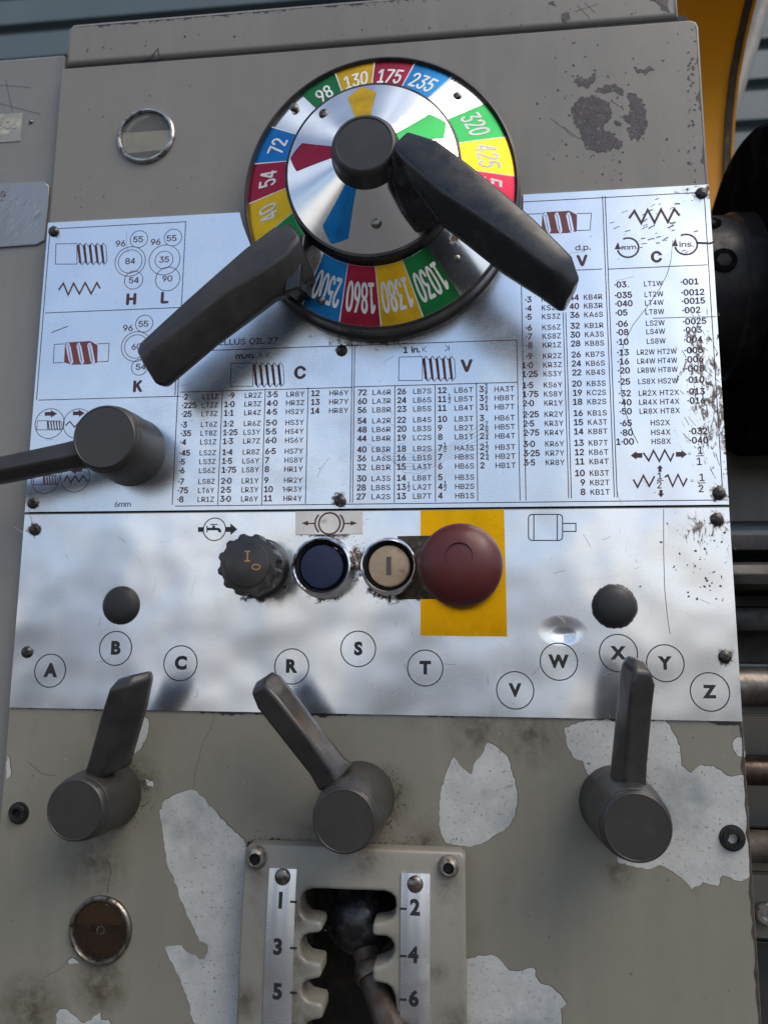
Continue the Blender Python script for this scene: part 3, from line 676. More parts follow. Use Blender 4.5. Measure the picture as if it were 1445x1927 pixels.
ptext(tx, 'mm', 1169, 470, 9, H1, x1=1196, bold=.022); ptext(tx, 'ins.', 1278, 465, 10.5, H1, x1=1305, bold=.022)
ptext(tx, '=', 1294, 857, 9, H1, bold=.0); ptext(tx, '=', 1299, 908, 9, H1, bold=.0)
def frac(px, py, cap=14):
    ptext(tx, '1', px, py, cap, H1, bold=.02); ptext(tx, '1' if py < 880 else '2', px - 2, py + cap * 1.5, cap, H1, bold=.02)
    tx.stroke(PL([(px - 4, py + cap * .28), (px + 11, py + cap * .25)], HP), .0004, H1)
frac(1313, 854); frac(1316, 905); 
ptext(tx, '1', 1237, 902, 13, H1, bold=.02); ptext(tx, '2', 1236, 919, 13, H1, bold=.02); tx.stroke(PL([(1235, 904.5), (1248, 904.5)], HP), .0004, H1)
tx.build('chart_lettering', M_ink, CHART, smooth=False)

# pictograms
def pgb(name): 
    global pg
    pg.build(name, [M_ink, M_red, M_plate], CHART, smooth=False); pg = MB()
pg = MB()
def gear(px, py, r, wd=.00035): pg.circle(XZ(px, py, HP), r * sc(px, py, HP), wd, H1)
for L in ([(262, 450, 16), (245.5, 492, 28), (245.5, 492, 22), (252, 527, 17)], [(326, 447, 16), (310, 489, 28.5), (309, 489, 16.5), (316, 525, 22.5)], [(272, 609, 16), (257, 652, 28), (257, 652, 22), (263, 691, 15)]):
    for a in L: gear(*a)
    pgb('gear_train_pictogram')
for a in ((94, 797, 27.5), (147, 797, 27.5), (86, 901, 27), (142, 898, 27.5)): gear(*a); pgb('direction_circle')
def screwpic(x, y, w_, h_, n=5, dark=1):
    """v-thread bar: plain shank box then n slanted dark flights"""
    b0 = w_ * .42; ln = lambda L: pg.stroke(PL(L, HP), .00035, H1)
    ln([(x, y), (x + b0, y - h_ * .02), (x + b0, y + h_), (x - 1, y + h_), (x, y)])
    p = (w_ - b0) / n; top, bot = y, y + h_
    for i in range(n):
        x0 = x + b0 + p * i; q = h_ * .12
        ln([(x0, top + q), (x0 + p * .55, top - q * .3), (x0 + p, top + q)]); ln([(x0 + p * .3, bot - q), (x0 + p * .85, bot + q * .3), (x0 + p * 1.25, bot - q)] if i < n - 1 else [(x0 + p * .3, bot - q), (x0 + p * .7, bot + q * .3)])
        pg.sheet(PL([(x0, top + q), (x0 + p * .42, top), (x0 + p * .8, bot), (x0 + p * .35, bot - q)], HP), H1, 0)
    ln([(x + w_, top + h_ * .12), (x + w_ + 2, bot - h_ * .15), (x + w_ - p * .2, bot)])
for a in ((106, 459, 94, 38), (435, 684, 98, 43), (751, 672, 104, 44), (71, 792, 45, 17, 5), (64, 894, 44, 18, 5)): screwpic(*a); pgb('screw_pictogram')
def zig(pts, wd): pg.stroke(PL(pts, HP), wd, H1)
def zigzag(x0, x1, ytop, ybot, n, wd, s=1):
    L = []
    for i in range(n + 1): L.append((x0 + (x1 - x0) * i / n, (ybot if (i % 2 == (0 if s > 0 else 1)) else ytop)))
    zig(L, wd)
zig([(111, 546), (120, 533), (129, 555), (139, 533), (150, 553), (161, 532), (172, 553), (183, 532), (189, 543)], .0009); pgb('zigzag_pictogram')
zig([(1183, 411), (1193, 397), (1206, 420), (1218, 395), (1231, 419), (1243, 394), (1256, 418), (1268, 393), (1278, 406)], .0012); pgb('zigzag_pictogram')
zig([(124, 801), (132, 793), (141, 804), (151, 792), (161, 803)], .0006); pgb('zigzag_pictogram')
zig([(120, 907), (127, 896), (134, 908), (142, 895), (149, 907), (157, 895), (165, 906)], .0007); pgb('zigzag_pictogram')
zig([(1210, 852), (1220, 867), (1229, 848), (1240, 868), (1250, 847), (1261, 867), (1267, 853)], .0008); pgb('zigzag_pictogram')
zig([(1191, 902), (1199, 917), (1210, 895), (1221, 915), (1231, 896)], .0008); zig([(1250, 898), (1256, 894), (1265, 915), (1275, 893), (1285, 914), (1292, 900)], .0008); pgb('zigzag_pictogram')
def arrow(x, y, dx, dy, L, wd, hd):
    pg.sheet(PL([(x - dy * wd, y + dx * wd), (x + dx * L * .5 - dy * wd, y + dy * L * .5 + dx * wd), (x + dx * L * .5 - dy * hd, y + dy * L * .5 + dx * hd), (x + dx * L, y + dy * L), (x + dx * L * .5 + dy * hd, y + dy * L * .5 - dx * hd), (x + dx * L * .5 + dy * wd, y + dy * L * .5 - dx * wd), (x + dy * wd, y - dx * wd)], HP), H1)
for a in ((85, 779, 1, -.03, 23, 3.5, 7), (138, 778, 1, -.03, 22, 3.5, 7), (155, 884, -1, .05, 24, 3.5, 7), (1208, 857, -1, 0, 22, 4.5, 8), (1271, 855, 1, 0, 21, 4.5, 8), (1241, 888, 0, -1, 13, 3, 6), (1243, 922, 0, 1, 14, 3, 6)): arrow(*a); pgb('printed_arrow')
def sqthread(x0, y0, x1, y1, bx0, bx1):
    sk = (y1 - y0) * .0
    pg.stroke(PL([(bx0, y0 + 4), (x0, y0 + 3)], HP), .00035, H1); pg.stroke(PL([(bx0, y0 + 4), (bx0 - 2, y1 - 4), (x0 - 3, y1 - 5)], HP), .00035, H1)
    pg.stroke(PL([(x1, y0 + 3), (bx1, y0 + 2), (bx1 - 2, y1 - 7), (x1 - 1, y1 - 6)], HP), .00035, H1)
    r = (x1 - x0) / 3
    pg.sheet(smooth_poly(PL([(x0, y0 + 1), (x0 + 8, y0), (x1, y0 - 3), (x1, y1 - 12), (x1 - 1, y1 - 2), (x0 - 2, y1), (x0 - 1, y1 - 20)], HP), 1), H1, 1)
    for i in range(3):
        a = x0 + 3 + r * i
        pg.stroke(PL([(a, y0 + 5), (a + 3, y0 + 3), (a + 6, y0 + 10), (a + 11, y1 - 6), (a + 9, y1 - 3), (a + 6, y1 - 9), (a, y0 + 5)], HP), .00105, H1 + .00004, 2)
        pg.stroke(PL([(a + 3, y0 + 6), (a + 8, y1 - 5)], HP), .0003, H1 + .00008, 0)
for a in ((123, 644, 184, 687, 103, 206), (1020, 399, 1085, 440, 990, 1112)): sqthread(*a); pgb('worm_pictogram')
for x, y, r in [(1181, 466, 19), (1290, 460, 20)]:
    c = XZ(x, y, HP); k = sc(x, y, HP); pg.circle(c, r * k, .0009, H1, 0, 40, -168, 115)
    pg.sheet([(c[0] - r * k * 1.28, c[1] - r * k * .1), (c[0] - r * k * .72, c[1] - r * k * .15), (c[0] - r * k * .92, c[1] + r * k * .65)], H1 + .00002); pgb('turning_arrow')

def phil(parent, px, py, h0, r, a=0, name='cross_head_screw', mat=None):
    mb = MB(); dome(mb, px, py, r, h0, r * .62)
    c = XZ(px, py, h0 + r * .5)
    for t in (a, a + PI / 2):
        d = Vector((math.cos(t), math.sin(t))) * r * .52; n_ = Vector((-d.y, d.x)).normalized() * r * .13
        mb.prism([(c[0] + d.x + n_.x, c[1] + d.y + n_.y), (c[0] - d.x + n_.x, c[1] - d.y + n_.y), (c[0] - d.x - n_.x, c[1] - d.y - n_.y), (c[0] + d.x - n_.x, c[1] + d.y - n_.y)], h0 + r * .3, h0 + r * .635 + (0 if t == a else .00002), 1)
    return mb.build(name, [mat or M_screw, M_recess], parent)
for x, y, a in [(102, 436, .1), (63, 947, .6), (643, 660, .3), (640, 943, .2), (1319, 364, .1), (1352, 928, .5)]: phil(CHART, x, y, HP, .0030, a)

# ------------------------------------------------------------------ control plate
mb = MB(); zc1, zc0 = at(48, 969).z, at(22, 1331).z
mb.prism([(xl + .0003, zc0), (xr - .0003, zc0), (xr - .0003, zc1), (xl + .0003, zc1)], .00024, HP, 0, 0)
def sc2(pts, wd=.00009, mi=2): mb.stroke(PL(pts, HP), wd, H1, mi)
sc2([(1248, 958), (1248, 1040), (1250, 1110), (1255, 1160), (1260, 1193)], .0003, 1)
for k in range(120):
    x, y = R_.choice((R_.uniform(40, 1370), R_.gauss(960, 180))), R_.uniform(980, 1330)
    if not 40 < x < 1370: continue
    a = R_.uniform(0, 6.28); L = R_.uniform(6, 30); sc2([(x, y), (x + math.cos(a) * L * .5 + R_.uniform(-2, 2), y + math.sin(a) * L * .5), (x + math.cos(a) * L, y + math.sin(a) * L)], R_.uniform(.00007, .00018), R_.choice((1, 2, 2, 2)))
for _ in range(110): fleck(mb, R_.uniform(45, 1370), R_.uniform(985, 1325), R_.uniform(.0001, .0003), H1, R_.choice((1, 1, 2)))
for _ in range(45): fleck(mb, R_.gauss(1330, 30) if R_.random() < .8 else R_.uniform(1200, 1370), R_.uniform(985, 1130), R_.uniform(.0003, .0011), H1 + .00001, 1) if True else None
CTRL = mb.build('control_plate', [M_ctrl, M_chipedge, M_brt], LATHE, 'brushed aluminium control plate with lettered circles A to Z', smooth=False)
GEO = True
for s, x, y, r in [('A', 95, 1262, 30), ('B', 218, 1220, 31), ('C', 340, 1248, 32), ('R', 549, 1254, 32.5), ('S', 674, 1221, 33), ('T', 800, 1257, 33.5), ('V', 969, 1299, 35), ('W', 1051, 1245, 35), ('X', 1163, 1229, 35.5), ('Y', 1251, 1248, 35), ('Z', 1335, 1302, 36.5)]:
    tx = MB(); k = sc(x, y, HP); tx.circle(XZ(x, y, HP), r * k, .00052, H1); text(tx, s, flat(x, y + 10.5, H1), 22 * k, None, .055, align='C')
    tx.build('letter_mark', M_inkb, CTRL, 'black letter %s in a thin circle' % s, smooth=False)
GEO = False
# coolant tap sign
tx = MB(); k = sc(404, 996, HP); c = XZ(404, 996, HP); tx.circle(c, 21 * k, .0005, H1)
tx.sheet(PL([(373, 992), (383, 992), (383, 1001), (373, 1001)], HP), H1)
tx.sheet(PL([(425, 991.5), (434, 991.5), (434, 985), (447, 996), (434, 1007), (434, 1001), (425, 1001)], HP), H1)
tx.sheet(PL([(390, 993), (400, 993), (400, 989), (405, 989), (405, 993), (411, 993), (416, 996), (417, 1002), (412, 1002), (410, 998), (390, 998)], HP), H1)
tx.stroke(PL([(396, 987), (410, 987)], HP), .0005, H1 + .00002); tx.stroke(PL([(390, 989), (390, 1002)], HP), .0005, H1 + .00003)
tx.build('tap_sign', M_inkb, CTRL, 'tap in a circle with an arrow', smooth=False); tx = MB()
# motor sign
def rr(x0, y0, x1, y1, r): 
    P = []
    for cx, cy, a in [(x1 - r, y0 + r, -90), (x1 - r, y1 - r, 0), (x0 + r, y1 - r, 90), (x0 + r, y0 + r, 180)]:
        for i in range(5): t = math.radians(a + 22.5 * i); P.append((cx + r * math.cos(t), cy + r * math.sin(t)))
    return P
tx.stroke(PL(rr(994, 968, 1058, 1017, 7), HP), .0005, H1, closed=True)
for x in (1004, 1048): tx.stroke(PL([(x, 968), (x, 1017)], HP), .0005, H1 + .00002)
tx.stroke(PL([(1058, 985), (1083, 985), (1083, 1000), (1058, 1000)], HP), .0005, H1 + .00002)
tx.build('motor_sign', M_inkb, CTRL, 'outline drawing of a motor', smooth=False)
mb = MB(); mb.sheet(PL([(791, 960.5), (948, 958.5), (954, 1198), (791, 1196)], HP), H1 + .00002); mb.build('yellow_tape_panel', M_tape, CTRL, 'square of glossy yellow tape behind the red stop button', smooth=False)
mb = MB(); mb.prism(PL([(557, 963), (683, 962), (683, 1005), (557, 1007)], HP), HP, HP + .0007, 0, 0, .0002, 1)
mb.build_h = HP + .0007; hh = HP + .00076
mb.circle(XZ(620, 985, hh), 20 * sc(620, 985, hh), .0008, hh, 1)
for q in (1, -1):
    P = [(620 + q * 27 * math.cos(math.radians(t)) * 1.0, 985 + 27 * math.sin(math.radians(t)) * .9) for t in range(-42, 43, 7)]
    mb.stroke(PL(P, hh), .0008, hh, 1)
    mb.stroke(PL([(620 + q * 27, 985), (620 + q * 42, 985)], hh), .0006, hh + .00002, 1)
    mb.sheet(PL([(620 + q * 40, 980), (620 + q * 52, 984.5), (620 + q * 40, 989)], hh), hh + .00004, 1)
mb.build('brake_sign', [simple('cream_sign', (.66, .63, .59), .5, 0, .08, 90, dirt=(.25, .18, .1), dirt_amt=.15), M_ink], CTRL, 'small cream sign with a ring between brackets and arrows', smooth=False)
mb = MB(); mb.sheet(PL([(748, 1009), (850, 1007), (850, 1127), (748, 1128)], HP), H1 + .0001, 0); mb.build('button_slot', simple('slot_dirt', (.03, .022, .016), .8, 0, .6, 400, .6, 600, dirt=(.16, .11, .07), dirt_amt=.4, dscale=300), CTRL, smooth=False)
for x, y, a in [(67, 997, .6), (52, 1227, .4), (1348, 977, .2), (1363, 1236, .3)]: phil(CTRL, x, y, HP, .0030, a)

# hole plugs
for (x, y, r, lb) in [(229, 1139, 35, 'black rubber plug above the letter B'), (1155, 1141, 41, 'black rubber plug above the letter X')]:
    k = sc(x, y); mb = MB(); c = XZ(x, y, HP); r *= k
    prof = [(r, HP), (r, HP + .0008), (r * .93, HP + .0018)] + [(r * .9 * math.cos(t), HP + .0018 + r * .28 * math.sin(t)) for t in [i * PI / 2 / 7 for i in range(1, 8)]]
    mb.lathe(c, prof, 40); mb.build('hole_plug', M_rubber, CTRL, lb)

# ------------------------------------------------------------------ push buttons
def axis(px, py, h): return XZ(px, py, h)
# coolant knob, knurled
mb = MB(); hk = .026; c = axis(466, 1062, hk); k = sc(466, 1062, hk); r0 = 49 * k
mb.lathe(c, [(r0 * 1.22, HP), (r0 * 1.2, HP + .004), (r0 * 1.1, HP + .005), (r0 * 1.08, hk - .0095)], 56, 0)
P = []
nt_ = 12
for i in range(nt_):
    for f_, rr_ in ((.0, 1.14), (.12, 1.2), (.38, 1.2), (.5, 1.14), (.58, 1.09), (.92, 1.09)):
        a = 2 * PI * (i + f_) / nt_ + .1; P.append((c[0] + r0 * rr_ * math.cos(a), c[1] + r0 * rr_ * math.sin(a)))
mb.prism(P, hk - .0095, hk - .0004, 0, 0, .0005, 2)
mb.lathe(c, [(r0 * .86, hk - .0005), (r0 * .86, hk + .0004), (r0 * .8, hk + .0007), (0, hk + .0007)], 48, 0)
ko = mb.build('coolant_knob', [M_blackm], LATHE, 'black knurled rotary knob marked I and 0')
mb = MB(); hz = hk + .00078
text(mb, 'I', flat(465.5, 1057, hz), 20 * k, None, .0, align='C'); mb.stroke(PL([(460, 1056), (471, 1055)], hz), .0005, hz + .00002); mb.stroke(PL([(460, 1038), (471, 1037)], hz), .0005, hz + .00002)
cc = at(482, 1067, hz)
text(mb, '0', lambda tx_, ty: Vector((cc.x - ty + .002, -hz, cc.z + tx_)), 16 * k, None, .0, align='C')
mb.build('knob_lettering', simple('gold_ink', (.42, .22, .07), .5, 0, .2), ko, smooth=False)

def pushbutton(px, py, rpx, h, mat, name, label, capmat_mark=None):
    mb = MB(); c = axis(px, py, h); k = sc(px, py, h); r = rpx * k
    mb.lathe(c, [(r * 1.06, HP), (r * 1.06, HP + .002), (r * 1.02, HP + .003), (r * 1.0, h - .001), (r * .98, h), (r * .93, h + .0002), (r * .89, h - .0004), (r * .86, h - .006)], 64)
    b = mb.build(name, M_chrome, LATHE, label)
    mb = MB(); mb.lathe(c, [(r * .9, h - .0055), (r * .80, h - .0045), (r * .78, h - .006)], 48); mb.build('button_gasket', M_rubber, b)
    mb = MB(); mb.lathe(c, [(r * .74, h - .007), (r * .735, h - .003), (r * .70, h - .0020), (r * .6, h - .0017), (0, h - .0015)], 48)
    if capmat_mark:
        p = axis(px, py, h); mb.prism([(p[0] - .0011, p[1] - .0042), (p[0] + .0011, p[1] - .0042), (p[0] + .0011, p[1] + .0042), (p[0] - .0011, p[1] + .0042)], h - .003, h - .0013, 1)
    mb.build('button_cap', [mat] + ([capmat_mark] if capmat_mark else []), b)
pushbutton(604, 1065, 56.5, .013, simple('blue_button', (.006, .011, .045), .55, 0, .3, 300, .2, 900), 'blue_push_button', 'dark blue push button in a chrome ring')
pushbutton(731, 1064, 53.5, .012, simple('ivory_button', (.36, .27, .18), .5, 0, .15, 150, dirt=(.22, .1, .04), dirt_amt=.25, dscale=200), 'ivory_push_button', 'dirty ivory push button with a black bar in a chrome ring', simple('bar_ink', (.08, .075, .07), .5))
# emergency stop
mb = MB(); he = .036; c = axis(866, 1060, he); k = sc(866, 1060, he); r = 81 * k
mb.lathe(c, [(r * .55, HP), (r * .55, he - .012), (r * .98, he - .0105), (r * 1.0, he - .0095)], 64, 1)
mb.lathe(c, [(r * 1.0, he - .0095), (r * 1.0, he - .0078)] + [(r * math.cos(t) ** .9 if i < 10 else 0, he - .0078 + .0095 * math.sin(t)) for i, t in [(i, i * PI / 2 / 10) for i in range(1, 11)]], 72, 0)
es = mb.build('stop_button', [simple('stop_red', (.085, .0105, .0105), .42, 0, .1, 60, .06, 800, dirt=(.07, .011, .014), dirt_amt=.1), M_recess], LATHE, 'large dark red mushroom head emergency stop button')
mb = MB(); mb.lathe(axis(864, 1046, he), [(r * .318, he - .002), (r * .318, he + .00155), (r * .31, he + .0016), (r * .302, he + .0014), (r * .298, he - .002)], 48); mb.build('stop_button_ring', simple('stop_groove', (.075, .011, .013), .6), es)

# ------------------------------------------------------------------ speed dial
H_R, H_C, H_H = .014, .031, .053
cr_ = XZ(714, 358.5, H_R); Rr = .0676; EZ = 1.068
cc_ = XZ(700, 316, H_C); Rc = .0417
ch_ = XZ(685, 269, H_H)
mb = MB()
mb.lathe((cr_[0], cr_[1]), [(Rr * 1.045, .001), (Rr * 1.045, .0045), (Rr * 1.03, .0055), (Rr * 1.028, H_R - .003), (Rr * 1.03, H_R + .001), (Rr * 1.012, H_R + .0018), (Rr * 1.0, H_R + .0006), (Rr * .99, H_R - .001)], 96, 0, EZ)
DIAL = mb.build('speed_dial', [M_blackm], LATHE, 'round speed dial with coloured number ring and polished cone')
# number ring: a flattened cone rising to the inner step
HI = .0225
def ringpt(ang, f, lift=0.0):
    """ang clockwise from the top in degrees, f 0 at the outer edge and 1 at the inner step"""
    a = math.radians(ang); co = Vector((cr_[0], 0, cr_[1])); ci = Vector((cc_[0], 0, cc_[1]))
    po = co + Vector((math.sin(a) * Rr, -H_R - lift, math.cos(a) * Rr * EZ)); pi_ = ci + Vector((math.sin(a) * Rc * 1.04, -HI - lift, math.cos(a) * Rc * 1.04 * EZ))
    return po.lerp(pi_, f)
mb = MB(); N = 144
vr = [[mb.bm.verts.new(ringpt(360 * i / N, f)) for i in range(N)] for f in (0, .25, .5, .75, 1)]
for a, b in zip(vr, vr[1:]):
    for i in range(N): mb.bm.faces.new((a[i], a[(i + 1) % N], b[(i + 1) % N], b[i]))
RING = mb.build('number_ring', M_dialface, DIAL, 'aluminium ring of coloured sectors with white speed numbers', recalc=True)
mb = MB(); wt = MB(); LF = .00012
colm = {'g': 0, 'y': 1, 'r': 2, 'b': 3}
seq = [(-128, [('30', 'g'), ('40', 'y'), ('54', 'r'), ('72', 'b')]), (-38, [('98', 'g'), ('130', 'y'), ('175', 'r'), ('235', 'b')]), (52, [('320', 'g'), ('425', 'y'), ('560', 'r'), ('750', 'b')]), (143.5, [('1030', 'g'), ('1380', 'y'), ('1860', 'r'), ('2500', 'b')])]
for st, L in seq:
    for i, (num, cl) in enumerate(L):
        a0 = st + 17.8 * i; a1 = a0 + 17.8 - .55; K = 8
        f1 = .995
        va = [[mb.bm.verts.new(ringpt(a0 + (a1 - a0) * j / K, q, LF)) for j in range(K + 1)] for q in (.01, .25, .5, .75, f1)]
        for r0_, r1_ in zip(va, va[1:]):
            for j in range(K):
                f = mb.bm.faces.new((r0_[j], r0_[j + 1], r1_[j + 1], r1_[j])); f.material_index = colm[cl]
        # thin white line between sectors
        for j0, j1 in ((.01, .5), (.5, f1)):
            wt.poly([ringpt(a1, j0, LF), ringpt(a1 + .5, j0, LF), ringpt(a1 + .5, j1, LF), ringpt(a1, j1, LF)])
        am = (a0 + a1) / 2; wid = (ringpt(am, 0) - ringpt(am, 1)).length; ct = .47
        cap = wid * (.42 if len(num) < 4 else .5); arc = Rr * .83
        wd = math.radians(11.0 if len(num) == 2 else 13.2 if len(num) == 3 else 15.2) * arc
        text(wt, num, lambda tx_, ty, am=am, wid=wid, cap=cap, arc=arc: ringpt(am + math.degrees(tx_ / arc), ct - (ty - cap / 2) / wid, LF * 2), cap, wd * (.72 if len(num) == 2 else .92), .016, gap=.14, align='C', condense=.8)
mb.build('colour_sectors', [M_dg, M_dy, M_dr, M_db], DIAL, 'green, yellow, red and blue printed sectors', recalc=True)
wt.build('speed_numbers', M_white, DIAL, 'white speed numbers from 30 to 2500', smooth=False)
# cone with pointers
mb = MB(); HCe = .038
def conept(ang, f, lift=0.0):
    a = math.radians(ang); co = Vector((cc_[0], 0, cc_[1])); ci = Vector((ch_[0] * .55 + cc_[0] * .45, 0, ch_[1] * .6 + cc_[1] * .4))
    po = co + Vector((math.sin(a) * Rc, -H_C - lift, math.cos(a) * Rc * EZ)); pi_ = ci + Vector((math.sin(a) * .0155, -.043 - lift, math.cos(a) * .0155))
    return po.lerp(pi_, f)
vr = [[mb.bm.verts.new(conept(360 * i / N, f)) for i in range(N)] for f in (0, .33, .66, 1)]
for a, b in zip(vr, vr[1:]):
    for i in range(N): mb.bm.faces.new((a[i], a[(i + 1) % N], b[(i + 1) % N], b[i]))
CONE = mb.build('pointer_cone', M_dialface, DIAL, 'polished aluminium cone with four coloured pointers', recalc=True)
mb = MB()
mb.lathe(cc_, [(Rc * 1.035, HI - .004), (Rc * 1.035, H_C - .0012), (Rc * 1.025, H_C - .0002), (Rc * .995, H_C + .0001), (Rc * .98, H_C - .001)], 96, 0, EZ)
mb.build('cone_rim', M_black, DIAL)
mb = MB()
for ang, mi in ((-8, 1), (61, 0), (208, 3), (-80, 2)):
    ro = 11.6; K = 12; NF = 10; cols = []
    for q in range(K + 1):
        t = q / K * 2 - 1; f0 = .03 + .17 * abs(t)                      # a point near the rim, straight sides to the hub
        cols.append([mb.bm.verts.new(conept(ang + t * (ro - 2.2 * (f0 + (1 - f0) * i / NF)), f0 + (1 - f0) * i / NF, .00022)) for i in range(NF + 1)])
    for ca, cb in zip(cols, cols[1:]):
        for i in range(NF): f = mb.bm.faces.new((ca[i], cb[i], cb[i + 1], ca[i + 1])); f.material_index = mi
mb.build('colour_pointers', [M_dg, M_dy, M_dr, M_db], DIAL, recalc=True)
mb = MB(); rh = 59 * sc(685, 269, H_H)
mb.lathe(ch_, [(rh * 1.1, .036), (rh * 1.1, .0445), (rh * 1.06, .0455), (rh * 1.04, H_H - .004), (rh * 1.03, H_H - .0025), (rh * .97, H_H - .0008), (rh * .9, H_H), (rh * .86, H_H + .0001), (rh * .84, H_H - .0003), (0, H_H - .0002)], 72)
mb.build('hub_cap', M_cap, DIAL, 'dark grey round cap at the centre of the dial')
for x, y, h in [(610, 215, .0335), (708, 420, .0365)]:
    mb = MB(); dome(mb, x, y, .0026, h, .0016); mb.build('rivet', M_rivet, DIAL)
for x, y, h in [(554, 203, .0168), (860, 182, .0166), (858, 487, .0172), (606, 565, .0158)]:
    mb = MB(); dome(mb, x, y, .0024, h, .0016); mb.build('rivet', M_rivet, DIAL)

# big levers of the dial: lower or upper edge, ridge and opposite edge as seen, each at its own height
def bar(mb, st):
    secs = []
    for a, r, b, h, da, db, th in st:
        A = at(*a, h - da); B = at(*b, h - db); Rg = at(*r, h); dn = Vector((0, 1, 0)); C = (A + B) / 2
        A2 = A.lerp(C, .12); B2 = B.lerp(C, .12); A2.y = -(h - th); B2.y = -(h - th)
        secs.append([A2, A, A.lerp(Rg, .5) - dn * .0006, Rg, Rg.lerp(B, .5) - dn * .0009, B, B2])
    mb.loft(secs)
mb = MB()
bar(mb, [((733, 300), (741, 273), (766, 245), .059, .008, .003, .013), ((770, 345), (776, 313), (822, 262), .061, .008, .002, .015), ((828, 418), (833, 364), (880, 304), .062, .009, .002, .016),
         ((880, 460), (890, 401), (945, 358), .062, .010, .002, .016), ((947, 513), (950, 443), (1000, 405), .062, .010, .002, .016), ((1018, 559), (1012, 491), (1052, 455), .061, .010, .002, .015),
         ((1050, 582), (1041, 517), (1077, 480), .060, .009, .002, .014), ((1062, 585), (1070, 552), (1092, 524), .055, .006, .001, .010)])
l1 = mb.build('dial_lever', M_black, LATHE, 'large glossy black lever over the upper right of the dial', bevel=.0022, seg=4)
mb = MB(); S = []
for (a, b, h) in [((735, 285), (820, 385), .055), ((733, 340), (832, 398), .049), ((757, 395), (828, 415), .041), ((784, 440), (832, 424), .033)]:
    A = at(*a, h); B = at(*b, h); d = (B - A); n_ = Vector((d.z, 0, -d.x)).normalized() * .008
    S.append([A, A - n_, B - n_, B])
mb.loft(S); mb.build('lever_foot', M_black, l1, bevel=.0012)
mb = MB()
bar(mb, [((257, 662), (270, 680), (292, 722), .034, .003, .004, .010), ((262, 645), (287, 657), (312, 727), .037, .003, .007, .013), ((351, 563), (367, 594), (406, 648), .039, .003, .009, .015),
         ((405, 515), (428, 544), (467, 601), .039, .003, .009, .016), ((461, 466), (489, 511), (518, 561), .039, .004, .009, .017), ((515, 426), (540, 474), (558, 545), .038, .004, .009, .018), ((546, 419), (565, 444), (592, 520), .036, .004, .009, .019)])
l2 = mb.build('dial_lever', M_blackm, LATHE, 'black lever at the lower left of the dial', bevel=.0015, seg=3)
mb = MB(); S = []
for (a, b, h) in [((560, 446), (548, 546), .033), ((574, 450), (562, 556), .025), ((586, 458), (574, 566), .016)]:
    A = at(*a, h); B = at(*b, h); n_ = Vector((.0035, 0, .001)); S.append([A + n_, A - n_, B - n_, B + n_])
mb.loft(S); mb.build('lever_foot', M_black, l2, bevel=.0008)

# ------------------------------------------------------------------ hub levers
def hub(name, label, cap, rcap, H, rb, arm, mat=None, armw=(14, 11), lean=None, ridge=.0):
    """cap: pixel of the cap centre at height H; arm: list of (edge px, edge px, height, thickness)"""
    c = XZ(*cap, H); k = sc(*cap, H); r = rcap * k; mb = MB()
    mb.lathe(c, [(rb * 1.03, .0003), (rb * 1.02, .0025), (rb, .004), (rb * .99, H * .55), (r * 1.05, H - .0055), (r * 1.03, H - .0042), (r * 1.0, H - .0040), (r * 1.005, H - .0028), (r * .985, H - .0010), (r * .95, H - .0003), (r * .915, H), (r * .90, H - .0002), (0, H - .0001)], 72)
    o = mb.build(name, M_cap, LATHE, label)
    mb = MB(); secs = []
    for a, r_, b, ht, da, db, th in arm:
        A = at(*a, ht - da); B = at(*b, ht - db); C = at(*r_, ht); M_ = (A + B) / 2; A2 = A.lerp(M_, .1); B2 = B.lerp(M_, .1); A2.y = B2.y = -(ht - th)
        secs.append([A2, A, C, B, B2])
    mb.loft(secs); mb.build('lever_arm', mat or M_blackm, o, bevel=.0013, seg=3)
    return o
hub('feed_lever', 'left knob lever of the lower row, arm raised to the right below B', (141, 1525), 58, .034, .0152,
    [((150, 1480), (180, 1472), (245, 1440), .027, .002, .009, .014), ((166, 1432), (202, 1433), (243, 1428), .030, .002, .008, .015), ((192, 1338), (233, 1337), (272, 1330), .036, .003, .007, .014), ((205, 1297), (239, 1290), (284, 1276), .039, .003, .006, .012), ((222, 1277), (248, 1270), (282, 1262), .036, .002, .004, .009)])
hub('feed_lever', 'middle knob lever of the lower row, arm raised to the left below R', (647, 1545), 62.5, .047, .0156,
    [((600, 1490), (634, 1475), (665, 1440), .036, .002, .012, .018), ((583, 1459), (622, 1448), (647, 1427), .037, .002, .011, .017), ((535, 1398), (575, 1382), (605, 1375), .039, .002, .010, .016), ((484, 1333), (521, 1315), (545, 1295), .041, .003, .009, .015), ((472, 1303), (497, 1291), (525, 1272), .041, .003, .007, .013), ((482, 1282), (499, 1277), (510, 1263), .037, .002, .003, .009)])
hub('feed_lever', 'right knob lever of the lower row, arm straight up below X', (1199, 1557), 68.5, .045, .0158,
    [((1146, 1490), (1174, 1492), (1216, 1490), .034, .011, .002, .017), ((1150, 1445), (1176, 1440), (1218, 1440), .035, .010, .002, .016), ((1162, 1329), (1184, 1330), (1228, 1330), .039, .009, .003, .015), ((1168, 1262), (1188, 1288), (1233, 1290), .041, .009, .003, .014), ((1172, 1248), (1196, 1262), (1226, 1266), .041, .006, .002, .012), ((1182, 1233), (1199, 1240), (1212, 1242), .036, .003, .001, .008)])
hub('direction_lever', 'knob lever at the left edge, arm pointing left', (196, 822), 61, .032, .0175,
    [((172, 818), (172, 850), (180, 876), .026, .002, .005, .012), ((120, 832), (125, 860), (130, 882), .028, .002, .005, .012), ((0, 858), (0, 885), (0, 908), .030, .002, .005, .012), ((-60, 868), (-60, 895), (-60, 917), .031, .002, .005, .012)])

